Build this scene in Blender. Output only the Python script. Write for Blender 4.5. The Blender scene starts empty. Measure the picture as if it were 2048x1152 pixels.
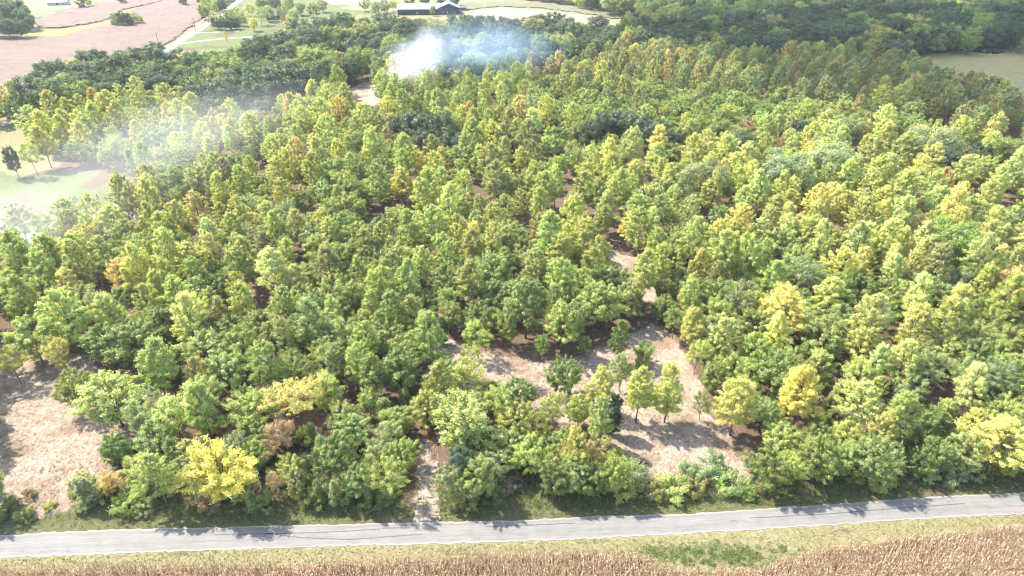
import bpy, math, random
import numpy as np
from mathutils import Vector, Matrix
random.seed(7); rng = np.random.default_rng(7)
S = bpy.context.scene
COL = S.collection
PI = math.pi

# ------------------------------------------------------------------ camera, sky, sun, exposure
H = 110.0; PITCH = math.radians(31.0); F = 1365.0       # F: focal length in pixels of the 2048 px wide photo
cam_d = bpy.data.cameras.new('camera'); cam = bpy.data.objects.new('camera', cam_d); COL.objects.link(cam)
cam.location = (0, 0, H); cam.rotation_euler = (math.pi/2 - PITCH, 0, 0)
cam_d.sensor_width = 36; cam_d.lens = 36*F/2048; cam_d.clip_start = 1; cam_d.clip_end = 12000
S.camera = cam

SUN_EL = math.radians(50)
SUN_AZ = (-0.86, 0.51)                                  # horizontal direction towards the sun
w = bpy.data.worlds.new('World'); S.world = w; w.use_nodes = True
nt = w.node_tree; bg = nt.nodes['Background']
sky = nt.nodes.new('ShaderNodeTexSky'); sky.sky_type = 'NISHITA'; sky.sun_disc = False
sky.sun_elevation = SUN_EL; sky.sun_rotation = math.atan2(SUN_AZ[0], SUN_AZ[1])
sky.air_density = 1.0; sky.dust_density = 1.5
nt.links.new(sky.outputs[0], bg.inputs[0]); bg.inputs[1].default_value = 0.15
sd = bpy.data.lights.new('sun', 'SUN'); sun = bpy.data.objects.new('sun', sd); COL.objects.link(sun)
sd.energy = 3.3; sd.angle = math.radians(0.6); sd.color = (1.0, 0.955, 0.88)
sv = Vector((SUN_AZ[0]*math.cos(SUN_EL), SUN_AZ[1]*math.cos(SUN_EL), math.sin(SUN_EL)))
sun.rotation_euler = sv.to_track_quat('Z', 'Y').to_euler(); sun.location = (-200, 200, 400)
vs = S.view_settings; vs.view_transform = 'Standard'; vs.look = 'None'; vs.exposure = 2.3; vs.gamma = 1; vs.use_curve_mapping = False
S.cycles.max_bounces = 7; S.cycles.diffuse_bounces = 4; S.cycles.glossy_bounces = 2; S.cycles.transmission_bounces = 3
S.cycles.volume_bounces = 1; S.cycles.transparent_max_bounces = 8
S.cycles.volume_step_rate = 2.0; S.cycles.volume_max_steps = 96
S.cycles.filter_width = 1.05
S.cycles.use_adaptive_sampling = True; S.cycles.adaptive_threshold = 0.02
S.cycles.caustics_reflective = False; S.cycles.caustics_refractive = False

# ------------------------------------------------------------------ projection helpers (photo pixel <-> real place)
cp, sp = math.cos(PITCH), math.sin(PITCH)
def U(px, py, z=0.0):
    dx = px-1024; dy = F*cp - (py-576)*sp*1.0; dz = -F*sp - (py-576)*cp
    t = (z-H)/dz
    return (dx*t, dy*t)
def PX(x, y, z):
    zc = y*cp - (z-H)*sp; yc = y*sp + (z-H)*cp
    return 1024 + F*x/zc, 576 - F*yc/zc
def Uv(pts, z=0.0): return np.array([U(a, b, z) for a, b in pts])
def inside(P, poly):
    P = np.atleast_2d(P); x, y = P[:,0], P[:,1]; r = np.zeros(len(P), bool); n = len(poly); j = n-1
    for i in range(n):
        xi, yi = poly[i]; xj, yj = poly[j]
        c = ((yi > y) != (yj > y)) & (x < (xj-xi)*(y-yi)/((yj-yi) if yj != yi else 1e-9)+xi)
        r ^= c; j = i
    return r
def pdist(P, poly, closed=True):
    P = np.atleast_2d(P).astype(float); d = np.full(len(P), 1e9); n = len(poly)
    for i in range(n if closed else n-1):
        a = np.array(poly[i], float); b = np.array(poly[(i+1) % n], float); ab = b-a
        t = np.clip(((P-a)@ab)/(ab@ab+1e-9), 0, 1); d = np.minimum(d, np.hypot(*(P-a-t[:,None]*ab).T))
    return d
def soft(P, poly, wd):      # 1 inside, 0 outside, soft over wd
    d = pdist(P, poly); s = np.where(inside(P, poly), d, -d)
    return np.clip(s/wd+0.5, 0, 1)
def vnoise(x, y, s, seed=0):
    x = np.asarray(x, float)/s; y = np.asarray(y, float)/s
    xi = np.floor(x).astype(int); yi = np.floor(y).astype(int); fx = x-xi; fy = y-yi
    fx = fx*fx*(3-2*fx); fy = fy*fy*(3-2*fy)
    def h(a, b):
        v = np.sin(a*127.1+b*311.7+seed*74.7)*43758.5453
        return v-np.floor(v)
    return (h(xi,yi)*(1-fx)+h(xi+1,yi)*fx)*(1-fy)+(h(xi,yi+1)*(1-fx)+h(xi+1,yi+1)*fx)*fy

# ------------------------------------------------------------------ materials
ALB = 0.46      # all ground, bark and building colours below are written for a brighter paint scale
def mat(name):
    m = bpy.data.materials.new(name); m.use_nodes = True
    for n in list(m.node_tree.nodes): m.node_tree.nodes.remove(n)
    return m, m.node_tree
class N:
    def __init__(s, tree): s.t = tree
    def n(s, typ, ins=None, **kw):
        nd = s.t.nodes.new(typ)
        for k, v in kw.items(): setattr(nd, k, v)
        for k, v in (ins or {}).items():
            if hasattr(v, 'is_linked') or isinstance(v, bpy.types.NodeSocket): s.t.links.new(v, nd.inputs[k])
            else: nd.inputs[k].default_value = v
        return nd
    def noise(s, vec, scale, detail=4, rough=.6, dist=0.0):
        return s.n('ShaderNodeTexNoise', {'Vector': vec, 'Scale': scale, 'Detail': detail, 'Roughness': rough, 'Distortion': dist}).outputs[0]
    def ramp(s, fac, stops):
        r = s.n('ShaderNodeValToRGB', {0: fac}); e = r.color_ramp.elements
        while len(e) < len(stops): e.new(0.5)
        for q, (p, c) in zip(e, stops):
            q.position = p; q.color = (c, c, c, 1) if not hasattr(c, '__len__') else (*c, 1)
        return r.outputs[0]
    def mix(s, fac, a, b, mode='MIX'):
        m = s.n('ShaderNodeMix', data_type='RGBA', blend_type=mode)
        for i, v in ((0, fac), (6, a), (7, b)):
            if isinstance(v, bpy.types.NodeSocket): s.t.links.new(v, m.inputs[i])
            else: m.inputs[i].default_value = v if i == 0 else (*v, 1)
        return m.outputs[2]
    def math(s, op, a, b=0.0, c=None, clamp=False):
        m = s.n('ShaderNodeMath', operation=op, use_clamp=clamp)
        for i, v in enumerate((a, b, c)):
            if v is None: continue
            if isinstance(v, bpy.types.NodeSocket): s.t.links.new(v, m.inputs[i])
            else: m.inputs[i].default_value = v
        return m.outputs[0]
    def attr(s, name, typ='GEOMETRY'):
        return s.n('ShaderNodeAttribute', attribute_name=name, attribute_type=typ)
    def out(s, surf=None, vol=None):
        o = s.n('ShaderNodeOutputMaterial')
        if surf: s.t.links.new(surf, o.inputs['Surface'])
        if vol: s.t.links.new(vol, o.inputs['Volume'])
    def principled(s, col, rough=.8, normal=None, **kw):
        ins = {'Base Color': s.mix(1.0, col, (ALB,)*3, 'MULTIPLY'), 'Roughness': rough}
        if normal: ins['Normal'] = normal
        ins.update(kw)
        return s.n('ShaderNodeBsdfPrincipled', ins).outputs[0]
    def bump(s, h, strength=.5, dist=.1):
        return s.n('ShaderNodeBump', {'Height': h, 'Strength': strength, 'Distance': dist}).outputs[0]

def leaf_material():
    m, t = mat('foliage'); k = N(t)
    tint = k.attr('tint', 'INSTANCER').outputs['Color']
    v = k.attr('v').outputs['Fac']; a = k.attr('aut').outputs['Fac']
    br = k.math('MULTIPLY_ADD', v, 1.25, 0.48)
    brr = k.math('MULTIPLY_ADD', v, 1.5, 0.36)      # younger leaves are yellower
    c = k.mix(1.0, tint, k.n('ShaderNodeCombineColor', {0: brr, 1: br, 2: br}).outputs[0], 'MULTIPLY')
    # turned leaves: a share of them yellow to brown
    yel = k.mix(v, (.34, .27, .06), (.30, .15, .06))
    sh = k.math('GREATER_THAN', a, 0.86)
    c = k.mix(k.math('MULTIPLY', sh, 0.3), c, yel)
    d = k.n('ShaderNodeBsdfDiffuse', {'Color': c, 'Roughness': .5}).outputs[0]
    tc = k.mix(1.0, c, (1.25, 1.3, .6), 'MULTIPLY')
    tr = k.n('ShaderNodeBsdfTranslucent', {'Color': tc}).outputs[0]
    s1 = k.n('ShaderNodeMixShader', {0: .52, 1: d, 2: tr}).outputs[0]
    g = k.n('ShaderNodeBsdfGlossy', {'Color': (.9, .95, .85, 1), 'Roughness': .42}).outputs[0]
    s2 = k.n('ShaderNodeMixShader', {0: .03, 1: s1, 2: g}).outputs[0]
    k.out(s2); return m
def bark_material(name, c1, c2):
    m, t = mat(name); k = N(t); g = k.n('ShaderNodeTexCoord').outputs['Object']
    mp = k.n('ShaderNodeMapping', {'Vector': g, 'Scale': (3, 3, .6)}).outputs[0]
    n = k.noise(mp, 2.5, 5)
    k.out(k.principled(k.mix(k.ramp(n, [(.35, 0.), (.65, 1.)]), c1, c2), .9, k.bump(n, .6, .05))); return m
LEAF = leaf_material()
BARK = bark_material('grey_bark', (.16, .13, .11), (.36, .32, .28))
BARKD = bark_material('dark_bark', (.06, .05, .04), (.16, .13, .10))
BARKW = bark_material('bleached_wood', (.33, .29, .26), (.55, .50, .46))

# ------------------------------------------------------------------ mesh building
class MB:
    def __init__(s): s.v = []; s.f = []; s.a = []; s.m = []; s.n = 0
    def add(s, V, Fq, v=0.5, mi=0):
        V = np.asarray(V, float); s.v.append(V); s.f += [tuple(int(i)+s.n for i in q) for q in Fq]
        s.a += [v]*len(Fq) if np.isscalar(v) else list(v); s.m += [mi]*len(Fq); s.n += len(V)
    def tube(s, pts, rad, sides=6, mi=0, cap=True):
        pts = [Vector(p) for p in pts]; V = []; Fq = []
        for i, p in enumerate(pts):
            d = (pts[min(i+1, len(pts)-1)]-pts[max(i-1, 0)]).normalized()
            ref = Vector((1, 0, 0)) if abs(d.x) < .8 else Vector((0, 1, 0))
            a = d.cross(ref).normalized(); b = d.cross(a)
            for q in range(sides):
                t = 2*PI*q/sides; V.append(p+(a*math.cos(t)+b*math.sin(t))*rad[i])
        for i in range(len(pts)-1):
            for q in range(sides):
                q2 = (q+1) % sides; Fq.append((i*sides+q, i*sides+q2, (i+1)*sides+q2, (i+1)*sides+q))
        if cap: Fq += [tuple(range(sides))[::-1], tuple((len(pts)-1)*sides+q for q in range(sides))]
        s.add([tuple(v) for v in V], Fq, 0.5, mi)
    def box(s, x0, x1, y0, y1, z0, z1, mi=0):
        V = [(x0,y0,z0),(x1,y0,z0),(x1,y1,z0),(x0,y1,z0),(x0,y0,z1),(x1,y0,z1),(x1,y1,z1),(x0,y1,z1)]
        s.add(V, [(0,3,2,1),(4,5,6,7),(0,1,5,4),(1,2,6,5),(2,3,7,6),(3,0,4,7)], .5, mi)
    def prism(s, poly, h0, h1, mi=0):       # poly in (x,y) extruded in z
        n = len(poly); V = [(x, y, h0) for x, y in poly]+[(x, y, h1) for x, y in poly]
        s.add(V, [tuple(range(n))[::-1], tuple(range(n, 2*n))]+[(i, (i+1) % n, n+(i+1) % n, n+i) for i in range(n)], .5, mi)
    def mesh(s, name, mats, smooth=False):
        me = bpy.data.meshes.new(name); me.from_pydata(np.concatenate(s.v).tolist(), [], s.f)
        for m in (mats if isinstance(mats, (list, tuple)) else [mats]): me.materials.append(m)
        me.polygons.foreach_set('material_index', s.m)
        at = me.attributes.new('v', 'FLOAT', 'FACE'); at.data.foreach_set('value', np.array(s.a, 'f'))
        if smooth: me.shade_smooth()
        me.update(); return me
def link(name, me, parent=None, loc=(0,0,0), rot=0, sc=1.0):
    o = bpy.data.objects.new(name, me); COL.objects.link(o); o.location = loc; o.rotation_euler = (0, 0, rot)
    o.scale = (sc,)*3 if np.isscalar(sc) else sc
    if parent: o.parent = parent
    return o
def tag(o, label=None, cat=None, group=None, kind=None):
    if label: o['label'] = label
    if cat: o['category'] = cat
    if group: o['group'] = group
    if kind: o['kind'] = kind
    return o
def quads_mesh(name, V, v, aut, m, nper=4):     # V: (n*4,3) loose leaf faces, fast path
    nf = len(V)//nper; me = bpy.data.meshes.new(name)
    me.vertices.add(len(V)); me.vertices.foreach_set('co', V.astype('f').ravel())
    me.loops.add(len(V)); me.loops.foreach_set('vertex_index', np.arange(len(V), dtype='i'))
    me.polygons.add(nf); me.polygons.foreach_set('loop_start', np.arange(0, len(V), nper, dtype='i'))
    me.materials.append(m)
    for nm, d in (('v', v), ('aut', aut)):
        at = me.attributes.new(nm, 'FLOAT', 'FACE'); at.data.foreach_set('value', d.astype('f'))
    me.update(calc_edges=True); return me
def unit(a): return a/(np.linalg.norm(a, axis=1, keepdims=True)+1e-9)
def leaf_cloud(cen, rad, nleaf, size, axis_pt, up=.45, squash=.8, shell=.45, rnd=1.15, aspect=.55, stretch=.8):
    """leaf faces spread through clumps; returns V, v, aut"""
    nc = len(cen); wts = rad**2/np.sum(rad**2); idx = rng.choice(nc, nleaf, p=wts)
    d = unit(rng.normal(size=(nleaf, 3))); r = rad[idx]*rng.random(nleaf)**shell
    e = unit((cen-axis_pt)*np.array([1, 1, .5])+np.array([0, 0, 2.2])+rng.normal(size=(nc, 3))*.6)[idx]
    off = d*r[:, None]*np.array([1, 1, squash])*(1-.25*stretch); off = off+e*(np.sum(off*e, 1)*stretch)[:, None]
    stray = rng.random(nleaf) < .22; off[stray] *= 1.5
    P = cen[idx]+off
    outw = unit(P-axis_pt)
    nrm = unit(d*.75+outw*.45+np.array([0, 0, up])+rng.normal(size=(nleaf, 3))*rnd*.6)
    t = unit(np.cross(nrm, rng.normal(size=(nleaf, 3)))); b = np.cross(nrm, t)
    sz = size*(0.65+0.7*rng.random(nleaf))
    t = t*sz[:, None]; b = b*(sz*aspect)[:, None]; fold = nrm*(sz*.18)[:, None]
    V = np.empty((nleaf, 4, 3)); V[:, 0] = P-t; V[:, 1] = P+b+fold; V[:, 2] = P+t; V[:, 3] = P-b+fold
    cv = rng.random(nc); ca = rng.random(nc)
    v = np.clip(.72*rng.random(nleaf)+.28*cv[idx], 0, 1)
    aut = np.clip(rng.random(nleaf)*.75+ca[idx]*.35, 0, 1)
    return V.reshape(-1, 3), v, aut
def limb_tube(mb, a, b, r0, r1, sag=.15, sides=4, mi=0):
    a = Vector(a); b = Vector(b); L = (b-a).length
    m = (a+b)/2+Vector((random.uniform(-1, 1), random.uniform(-1, 1), -random.uniform(0, 1)))*L*sag
    mb.tube([a, m, b], [r0, (r0+r1)/2, r1], sides, mi, cap=False)

# profile(t): crown radius factor at height fraction t of the crown
PROFILES = {
 'poplar': lambda t: (np.sin(PI*np.clip(t*.97, 0, 1)**.68)**.58)*(1-.18*t),
 'maple':  lambda t: np.sin(PI*np.clip(.08+.86*t, 0, 1))**.6,
 'oak':    lambda t: np.sin(PI*np.clip(.18+.72*t, 0, 1))**.5,
 'cedar':  lambda t: (1-t)**.7*np.clip(t*9, .3, 1),
 'column': lambda t: np.sin(PI*np.clip(.1+.8*t, 0, 1))**.4,
 'shrub':  lambda t: np.sin(PI*np.clip(.25+.7*t, 0, 1))**.5,
}
SPEC = { # h, crown base fraction, radius, clumps, clump radius, leaves, leaf size, limbs, trunk radius
 'poplar': dict(h=19, cb=.25, R=4.7, nc=210, cr=(.42, .9), nl=24000, ls=.165, tr=.20, prof='poplar', bark=BARK),
 'maple':  dict(h=13, cb=.22, R=5.2, nc=170, cr=(.42, 1.05), nl=25000, ls=.165, tr=.20, prof='maple', bark=BARKD, up=.6, st=.9),
 'oak':    dict(h=21, cb=.2, R=8.4, nc=105, cr=(1.3, 2.3), nl=24000, ls=.26, st=.15, rn=.7, tr=.34, prof='oak', bark=BARKD, squash=.7),
 'cedar':  dict(h=9,  cb=.08, R=2.6, nc=90, cr=(.35, .8), nl=9000, ls=.16, tr=.14, prof='cedar', bark=BARKD),
 'vine':   dict(h=12, cb=.12, R=1.15, nc=40, cr=(.5, .9), nl=5000, ls=.20, tr=.14, prof='column', bark=BARKD),
 'sparse': dict(h=14, cb=.34, R=4.2, nc=90, cr=(.45, 1.0), nl=8500, ls=.15, tr=.16, prof='maple', bark=BARK),
 'shrub':  dict(h=3.6, cb=.03, R=2.3, nc=40, cr=(.4, .85), nl=6500, ls=.12, tr=.05, prof='shrub', bark=BARKD),
}
def build_proto(kind, lod=False, seed=0):
    s = dict(SPEC[kind]); random.seed(seed*13+len(kind)); f_ = random.uniform(.8, 1.15) if kind in ('poplar', 'maple', 'sparse') else 1; s['R'] *= f_; s['cb'] *= random.uniform(.7, 1.45); s['nc'] = int(s['nc']*random.uniform(.75, 1.1))
    h, R = s['h'], s['R']; z0 = h*s['cb']; ch = h-z0
    ax = np.array([0, 0, z0+ch*.4])
    nc = s['nc']; T = rng.random(nc*3); prof = PROFILES[s['prof']]
    pr = prof(T); keep = rng.random(nc*3) < (.25+.75*pr); T = T[keep][:nc]; nc = len(T)
    ang = rng.random(nc)*2*PI; lob = 1+.2*np.sin(ang*2+seed+T*2)+.16*np.sin(ang*3+seed*2.3-T*3)
    rr = R*prof(T)*lob*np.sqrt(.18+.82*rng.random(nc))
    cr = rng.uniform(*s['cr'], nc)*(0.65+.35*prof(T))
    top = 1 if s['prof'] in ('poplar', 'cedar') else 0
    lean = rng.normal(size=2)*.035*h
    cen = np.stack([np.cos(ang)*rr+lean[0]*T, np.sin(ang)*rr+lean[1]*T, z0+T*ch*(1-.06*(1-top))-cr*.5], 1)
    if top: cen[0] = (lean[0], lean[1], h-1.2); cr[0] = .95; cen[1:4, :2] = lean*.9+rng.normal(size=(3, 2))*.8; cen[1:4, 2] = h-2.2; cr[1:4] = 1.1
    if kind == 'maple':     # upright leaders and gaps
        cen[:, 2] += np.where(rng.random(nc) < .25, rng.random(nc)*1.6, 0)
    nl = s['nl'] if not lod else max(1100, int(s['nl']*.27)); ls = s['ls'] if not lod else s['ls']*1.75
    V, v, aut = leaf_cloud(cen, cr, nl, ls, ax, up=s.get('up', .45), squash=s.get('squash', .85), shell=.68 if kind != 'oak' else .4, stretch=s.get('st', .8), rnd=s.get('rn', 1.15))
    mb = MB(); sides = 6 if not lod else 4
    if kind == 'shrub':
        for q in range(7):
            c = cen[q]; limb_tube(mb, (random.uniform(-.4, .4), random.uniform(-.4, .4), 0), c, .05, .015, .1, 4)
    else:
        wob = [(random.uniform(-.25, .25)*i*.4, random.uniform(-.25, .25)*i*.4) for i in range(5)]
        top_z = h*(.93 if top else .72); pts = []; rad = []
        for i in range(6):
            t = i/5; bx = lean[0]*t*t+(wob[min(i, 4)][0] if 0 < i < 5 else 0); by = lean[1]*t*t+(wob[min(i, 4)][1] if 0 < i < 5 else 0)
            pts.append((bx, by, -.15+top_z*t)); rad.append(s['tr']*(1.25 if i == 0 else 1-.85*t))
        mb.tube(pts, rad, sides)
        if not lod:
            for q in range(2, min(nc, 30 if kind != 'oak' else 44)):
                c = cen[q]; tz = max(z0*.7, c[2]-random.uniform(.9, 2.6)*(R/4)); t = min(1, tz/top_z)
                i = min(4, int(t*5)); fpt = Vector(pts[i]).lerp(Vector(pts[i+1]), t*5-i)
                limb_tube(mb, fpt, c, s['tr']*(1-.75*t)*.45+.02, .025, .08)
    tm = mb.mesh(kind+'_trunk', s['bark'], True)
    cm = quads_mesh(kind+'_crown', V, v, aut, LEAF)
    return tm, cm
def joined(tm, cm, name):
    """trunk and crown of a small far tree as one mesh"""
    nt_, nc_ = len(tm.vertices), len(cm.vertices)
    a = np.empty(nt_*3); tm.vertices.foreach_get('co', a); b = np.empty(nc_*3); cm.vertices.foreach_get('co', b)
    fa = [tuple(p.vertices) for p in tm.polygons]; n4 = nc_//4
    V = np.concatenate([a, b]).reshape(-1, 3); fb = (np.arange(nc_).reshape(-1, 4)+nt_).tolist()
    me = bpy.data.meshes.new(name); me.from_pydata(V.tolist(), [], fa+fb)
    me.materials.append(tm.materials[0]); me.materials.append(LEAF)
    me.polygons.foreach_set('material_index', [0]*len(fa)+[1]*n4)
    for nm in ('v', 'aut'):
        d = np.empty(n4, 'f'); cm.attributes[nm].data.foreach_get('value', d)
        at = me.attributes.new(nm, 'FLOAT', 'FACE'); at.data.foreach_set('value', np.concatenate([np.full(len(fa), .5, 'f'), d]))
    me.update(); return me
NV = dict(poplar=8, maple=8, oak=4, cedar=2, vine=2, sparse=3, shrub=4)
PROTO = {k: [build_proto(k, False, i) for i in range(n)] for k, n in NV.items()}
LOD = {k: [joined(*build_proto(k, True, i+20), k+'_far') for i in range(4)] for k in ('poplar', 'maple', 'oak', 'sparse', 'shrub')}

# ------------------------------------------------------------------ land: places read off the photo
EDGE_N = [(-260,1085),(0,1071),(171,1061),(410,1055),(700,1048),(850,1045),(1060,1040),(1180,1033),(1380,1028),(1587,1013),(1861,994),(2048,985),(2320,970)]
EDGE_S = [(-260,1128),(0,1116),(410,1101),(700,1091),(850,1089),(1180,1078),(1380,1067),(1587,1055),(1861,1037),(2048,1028),(2320,1013)]
CORN_E = [(-260,1128),(0,1124),(240,1120),(700,1114),(850,1103),(1060,1095),(1180,1091),(1280,1100),(1348,1126),(1430,1131),(1530,1124),(1600,1100),(1690,1078),(1860,1060),(2048,1041),(2320,1015)]
edgeN, edgeS, cornE = Uv(EDGE_N), Uv(EDGE_S), Uv(CORN_E, 2.2)
def yn(x): return np.interp(x, edgeN[:, 0], edgeN[:, 1])
def ys(x): return np.interp(x, edgeS[:, 0], edgeS[:, 1])
def yc(x): return np.interp(x, cornE[:, 0], cornE[:, 1])
G = dict(   # bare or open ground, as outlines at ground level
 left=[(-25,700),(60,700),(200,712),(285,760),(300,860),(255,915),(200,1000),(60,1045),(-30,1050)],
 mid=[(868,690),(950,690),(1010,706),(1100,712),(1180,700),(1290,650),(1335,655),(1345,705),(1400,760),(1445,860),(1460,900),(1545,962),(1420,985),(1300,975),(1240,925),(1215,880),(1150,838),(1060,826),(960,800),(880,762)],
 track=[(834,1044),(845,990),(850,930),(856,890),(872,890),(880,920),(874,970),(880,1044)],
 lawn=[(-200,350),(60,345),(180,335),(255,348),(262,385),(215,405),(170,430),(60,455),(-200,470)],
 lawnb=[(170,418),(262,372),(300,400),(290,435),(220,455),(120,480),(-200,500),(-200,455),(60,445)],
 gap1=[(500,330),(540,330),(545,385),(520,395),(500,370)],
 gap2=[(1170,490),(1230,485),(1300,545),(1310,600),(1250,600),(1190,560)],
 gap3=[(705,545),(750,545),(750,585),(700,600)],
 gap4=[(690,170),(760,170),(760,240),(690,230)],
 gap5=[(385,395),(430,395),(425,450),(385,440)],
 farf=[(-400,262),(0,240),(60,218),(120,176),(210,150),(300,142),(345,130),(432,12),(440,-30),(-500,-30)],
 roadg=[(310,155),(345,100),(470,-10),(700,-30),(790,55),(640,84),(530,122),(460,145),(390,155)],
 barn=[(680,64),(790,78),(870,84),(960,80),(1240,84),(1300,46),(1100,5),(900,-10),(680,-10)],
 past=[(1790,112),(1850,108),(2060,97),(2300,90),(2300,280),(2040,255),(1960,225),(1850,165)],
 shade_edge=[(1740,0),(1920,0),(1920,14),(1800,14)],
 westg=[(-400,330),(0,255),(40,235),(75,250),(60,290),(130,325),(60,350),(-400,350)],
)
GW = {k: Uv(p) for k, p in G.items()}
def grid_mesh(name, xs, ys_, zf):
    X, Y = np.meshgrid(xs, ys_); Z = zf(X, Y); nx, ny = len(xs), len(ys_)
    V = np.stack([X.ravel(), Y.ravel(), Z.ravel()], 1); i = np.arange((ny-1)*(nx-1)); r = i//(nx-1); c = i % (nx-1); a = r*nx+c
    Fq = np.stack([a, a+1, a+1+nx, a+nx], 1)
    me = bpy.data.meshes.new(name); me.vertices.add(len(V)); me.vertices.foreach_set('co', V.astype('f').ravel())
    me.loops.add(Fq.size); me.loops.foreach_set('vertex_index', Fq.astype('i').ravel())
    me.polygons.add(len(Fq)); me.polygons.foreach_set('loop_start', np.arange(0, Fq.size, 4, dtype='i'))
    me.update(calc_edges=True); me.shade_smooth(); return me, V[:, :2]
def ground_material():
    m, t = mat('ground'); k = N(t); g = k.n('ShaderNodeTexCoord').outputs['Object']
    st = k.attr('straw').outputs['Fac']; gr = k.attr('grass').outputs['Fac']; dry = k.attr('dry').outputs['Fac']; br = k.attr('bright').outputs['Fac']
    n1 = k.noise(g, .12, 5, .65); n2 = k.noise(g, .9, 6, .7, .6); n3 = k.noise(g, 3.2, 4, .75)
    sw = k.n('ShaderNodeTexWave', {'Vector': g, 'Scale': .22, 'Distortion': 14, 'Detail': 4, 'Detail Scale': 1.6}).outputs[1]
    litter = k.mix(k.ramp(n2, [(.3, 0.), (.7, 1.)]), (.14, .085, .055), (.26, .18, .12))
    litter = k.mix(k.ramp(n3, [(.5, 0.), (.72, .6)]), litter, (.46, .33, .23))
    straw = k.mix(k.ramp(n2, [(.32, 0.), (.66, 1.)]), (.42, .30, .205), (.74, .60, .45))
    straw = k.mix(k.ramp(sw, [(.1, .55), (.35, 0.)]), straw, (.33, .21, .14))
    straw = k.mix(k.ramp(n3, [(.52, 0.), (.7, .65)]), straw, (.92, .80, .64))
    straw = k.mix(k.ramp(n1, [(.46, 0.), (.62, .8)]), straw, (.33, .215, .14)); n4 = k.noise(g, .21, 5, .7, .5)
    straw = k.mix(k.ramp(n4, [(.56, 0.), (.68, .6)]), straw, (.27, .28, .12))
    grass = k.mix(k.ramp(n3, [(.3, 0.), (.7, 1.)]), (.10, .115, .045), (.22, .22, .085))
    grass = k.mix(k.ramp(n2, [(.5, 0.), (.75, .8)]), grass, (.38, .31, .19))
    bright = k.mix(k.ramp(n2, [(.35, 0.), (.7, 1.)]), (.12, .175, .045), (.21, .265, .08))
    bright = k.mix(k.ramp(sw, [(.0, .6), (.3, 0.)]), bright, (.40, .36, .24)); bright = k.mix(k.ramp(n3, [(.5, 0.), (.7, .7)]), bright, (.30, .29, .12))
    dryg = k.mix(k.ramp(n2, [(.3, 0.), (.7, 1.)]), (.27, .24, .10), (.46, .40, .22))
    def edge(a, lo=.38, hi=.62): return k.ramp(k.math('ADD', a, k.math('MULTIPLY_ADD', n2, .9, -.45)), [(lo, 0.), (hi, 1.)])
    c = k.mix(edge(st), litter, straw); c = k.mix(edge(gr), c, grass); c = k.mix(edge(dry), c, dryg); c = k.mix(edge(br), c, bright)
    hh = k.math('ADD', n2, k.math('MULTIPLY', n3, .5))
    k.out(k.principled(c, .95, k.bump(hh, .9, .35), **{'Specular IOR Level': .1})); return m
# one ground sheet, fine where the camera sees it close, coarse out to the horizon
xs = np.concatenate([np.linspace(-6000, -620, 12), np.arange(-600, -200, 5), np.arange(-200, 200, 1.6), np.arange(200, 600, 5), np.linspace(620, 6000, 12)])
ysg = np.concatenate([np.linspace(-2500, 20, 8), np.arange(40, 130, 1.2), np.arange(130, 260, 2.2), np.arange(260, 820, 5), np.linspace(850, 9000, 14)])
def zground(X, Y):
    a = .22*(vnoise(X, Y, 6, 1)-.5)+.16*(vnoise(X, Y, 2.3, 2)-.5)
    nearroad = np.clip((np.abs(Y-(yn(X)+ys(X))/2)-4.5)/3, 0, 1)
    far = np.clip((Y-150)/60, 0, 1)
    return a*nearroad*(1-far)-.02-.35*np.exp(-((Y-yn(X)-3.0)/1.3)**2)*(np.abs(X) < 260)*(np.abs(X+23) > 5)
gme, GP = grid_mesh('ground', xs, ysg, zground)
wob = np.stack([vnoise(GP[:, 0], GP[:, 1], 9, 5)-.5, vnoise(GP[:, 0], GP[:, 1], 9, 6)-.5], 1)*7
PW = GP+wob*np.clip(GP[:, 1:2]/150, .5, 2)
straw = np.max([soft(PW, GW[k], 4) for k in ('left', 'mid', 'track', 'gap2', 'gap3', 'gap4', 'lawnb', 'gap5')], 0)
d_n = GP[:, 1]-yn(GP[:, 0])
verge = np.clip((6.5+5*(vnoise(GP[:, 0], GP[:, 1], 14, 9)-.4)-d_n)/3, 0, 1)*(d_n > -1)*(.35+.9*vnoise(GP[:, 0], GP[:, 1]*1.6, 4.5, 19))*(np.abs(GP[:, 0]+23.5) > 3.2)
belt = soft(PW, Uv([(560,1050),(560,1000),(780,985),(830,1040)]), 5)+soft(PW, Uv([(880,1045),(880,990),(930,985),(1290,960),(1560,965),(1760,985),(2300,950),(2300,985),(1760,1010),(1200,1040)]), 5)+.8*soft(PW, Uv([(-200,1050),(180,1015),(330,1000),(560,1010),(560,1055),(-200,1075)]), 4)
grass = np.clip(np.maximum(verge*.8, belt), 0, 1)
sou = (GP[:, 1] < (yn(GP[:, 0])+ys(GP[:, 0]))/2)
dry = np.where(sou, np.clip(.75+.6*(vnoise(GP[:, 0]*.3, GP[:, 1], 2.2, 3)-.5), 0, 1), 0)
grass = np.where(sou, .6, grass)
farv = (GP[:, 1] > 250)
bright = np.max([soft(PW, GW[k], 6) for k in ('lawn', 'roadg')], 0)*np.where(vnoise(GP[:, 0], GP[:, 1], 11, 4)+.35*vnoise(GP[:, 0], GP[:, 1], 3, 5) > .52, 1, .3)
dry = np.maximum(dry, np.max([soft(PW, GW[k], 8) for k in ('barn', 'westg', 'past', 'farf')], 0))
dry = np.maximum(dry, (GP[:, 1] > 845)*.7)
for nm, d in (('straw', straw), ('grass', grass), ('dry', dry), ('bright', bright)):
    at = gme.attributes.new(nm, 'FLOAT', 'POINT'); at.data.foreach_set('value', np.clip(d, 0, 1).astype('f'))
gme.materials.append(ground_material())
tag(link('ground', gme), kind='structure')

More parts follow.
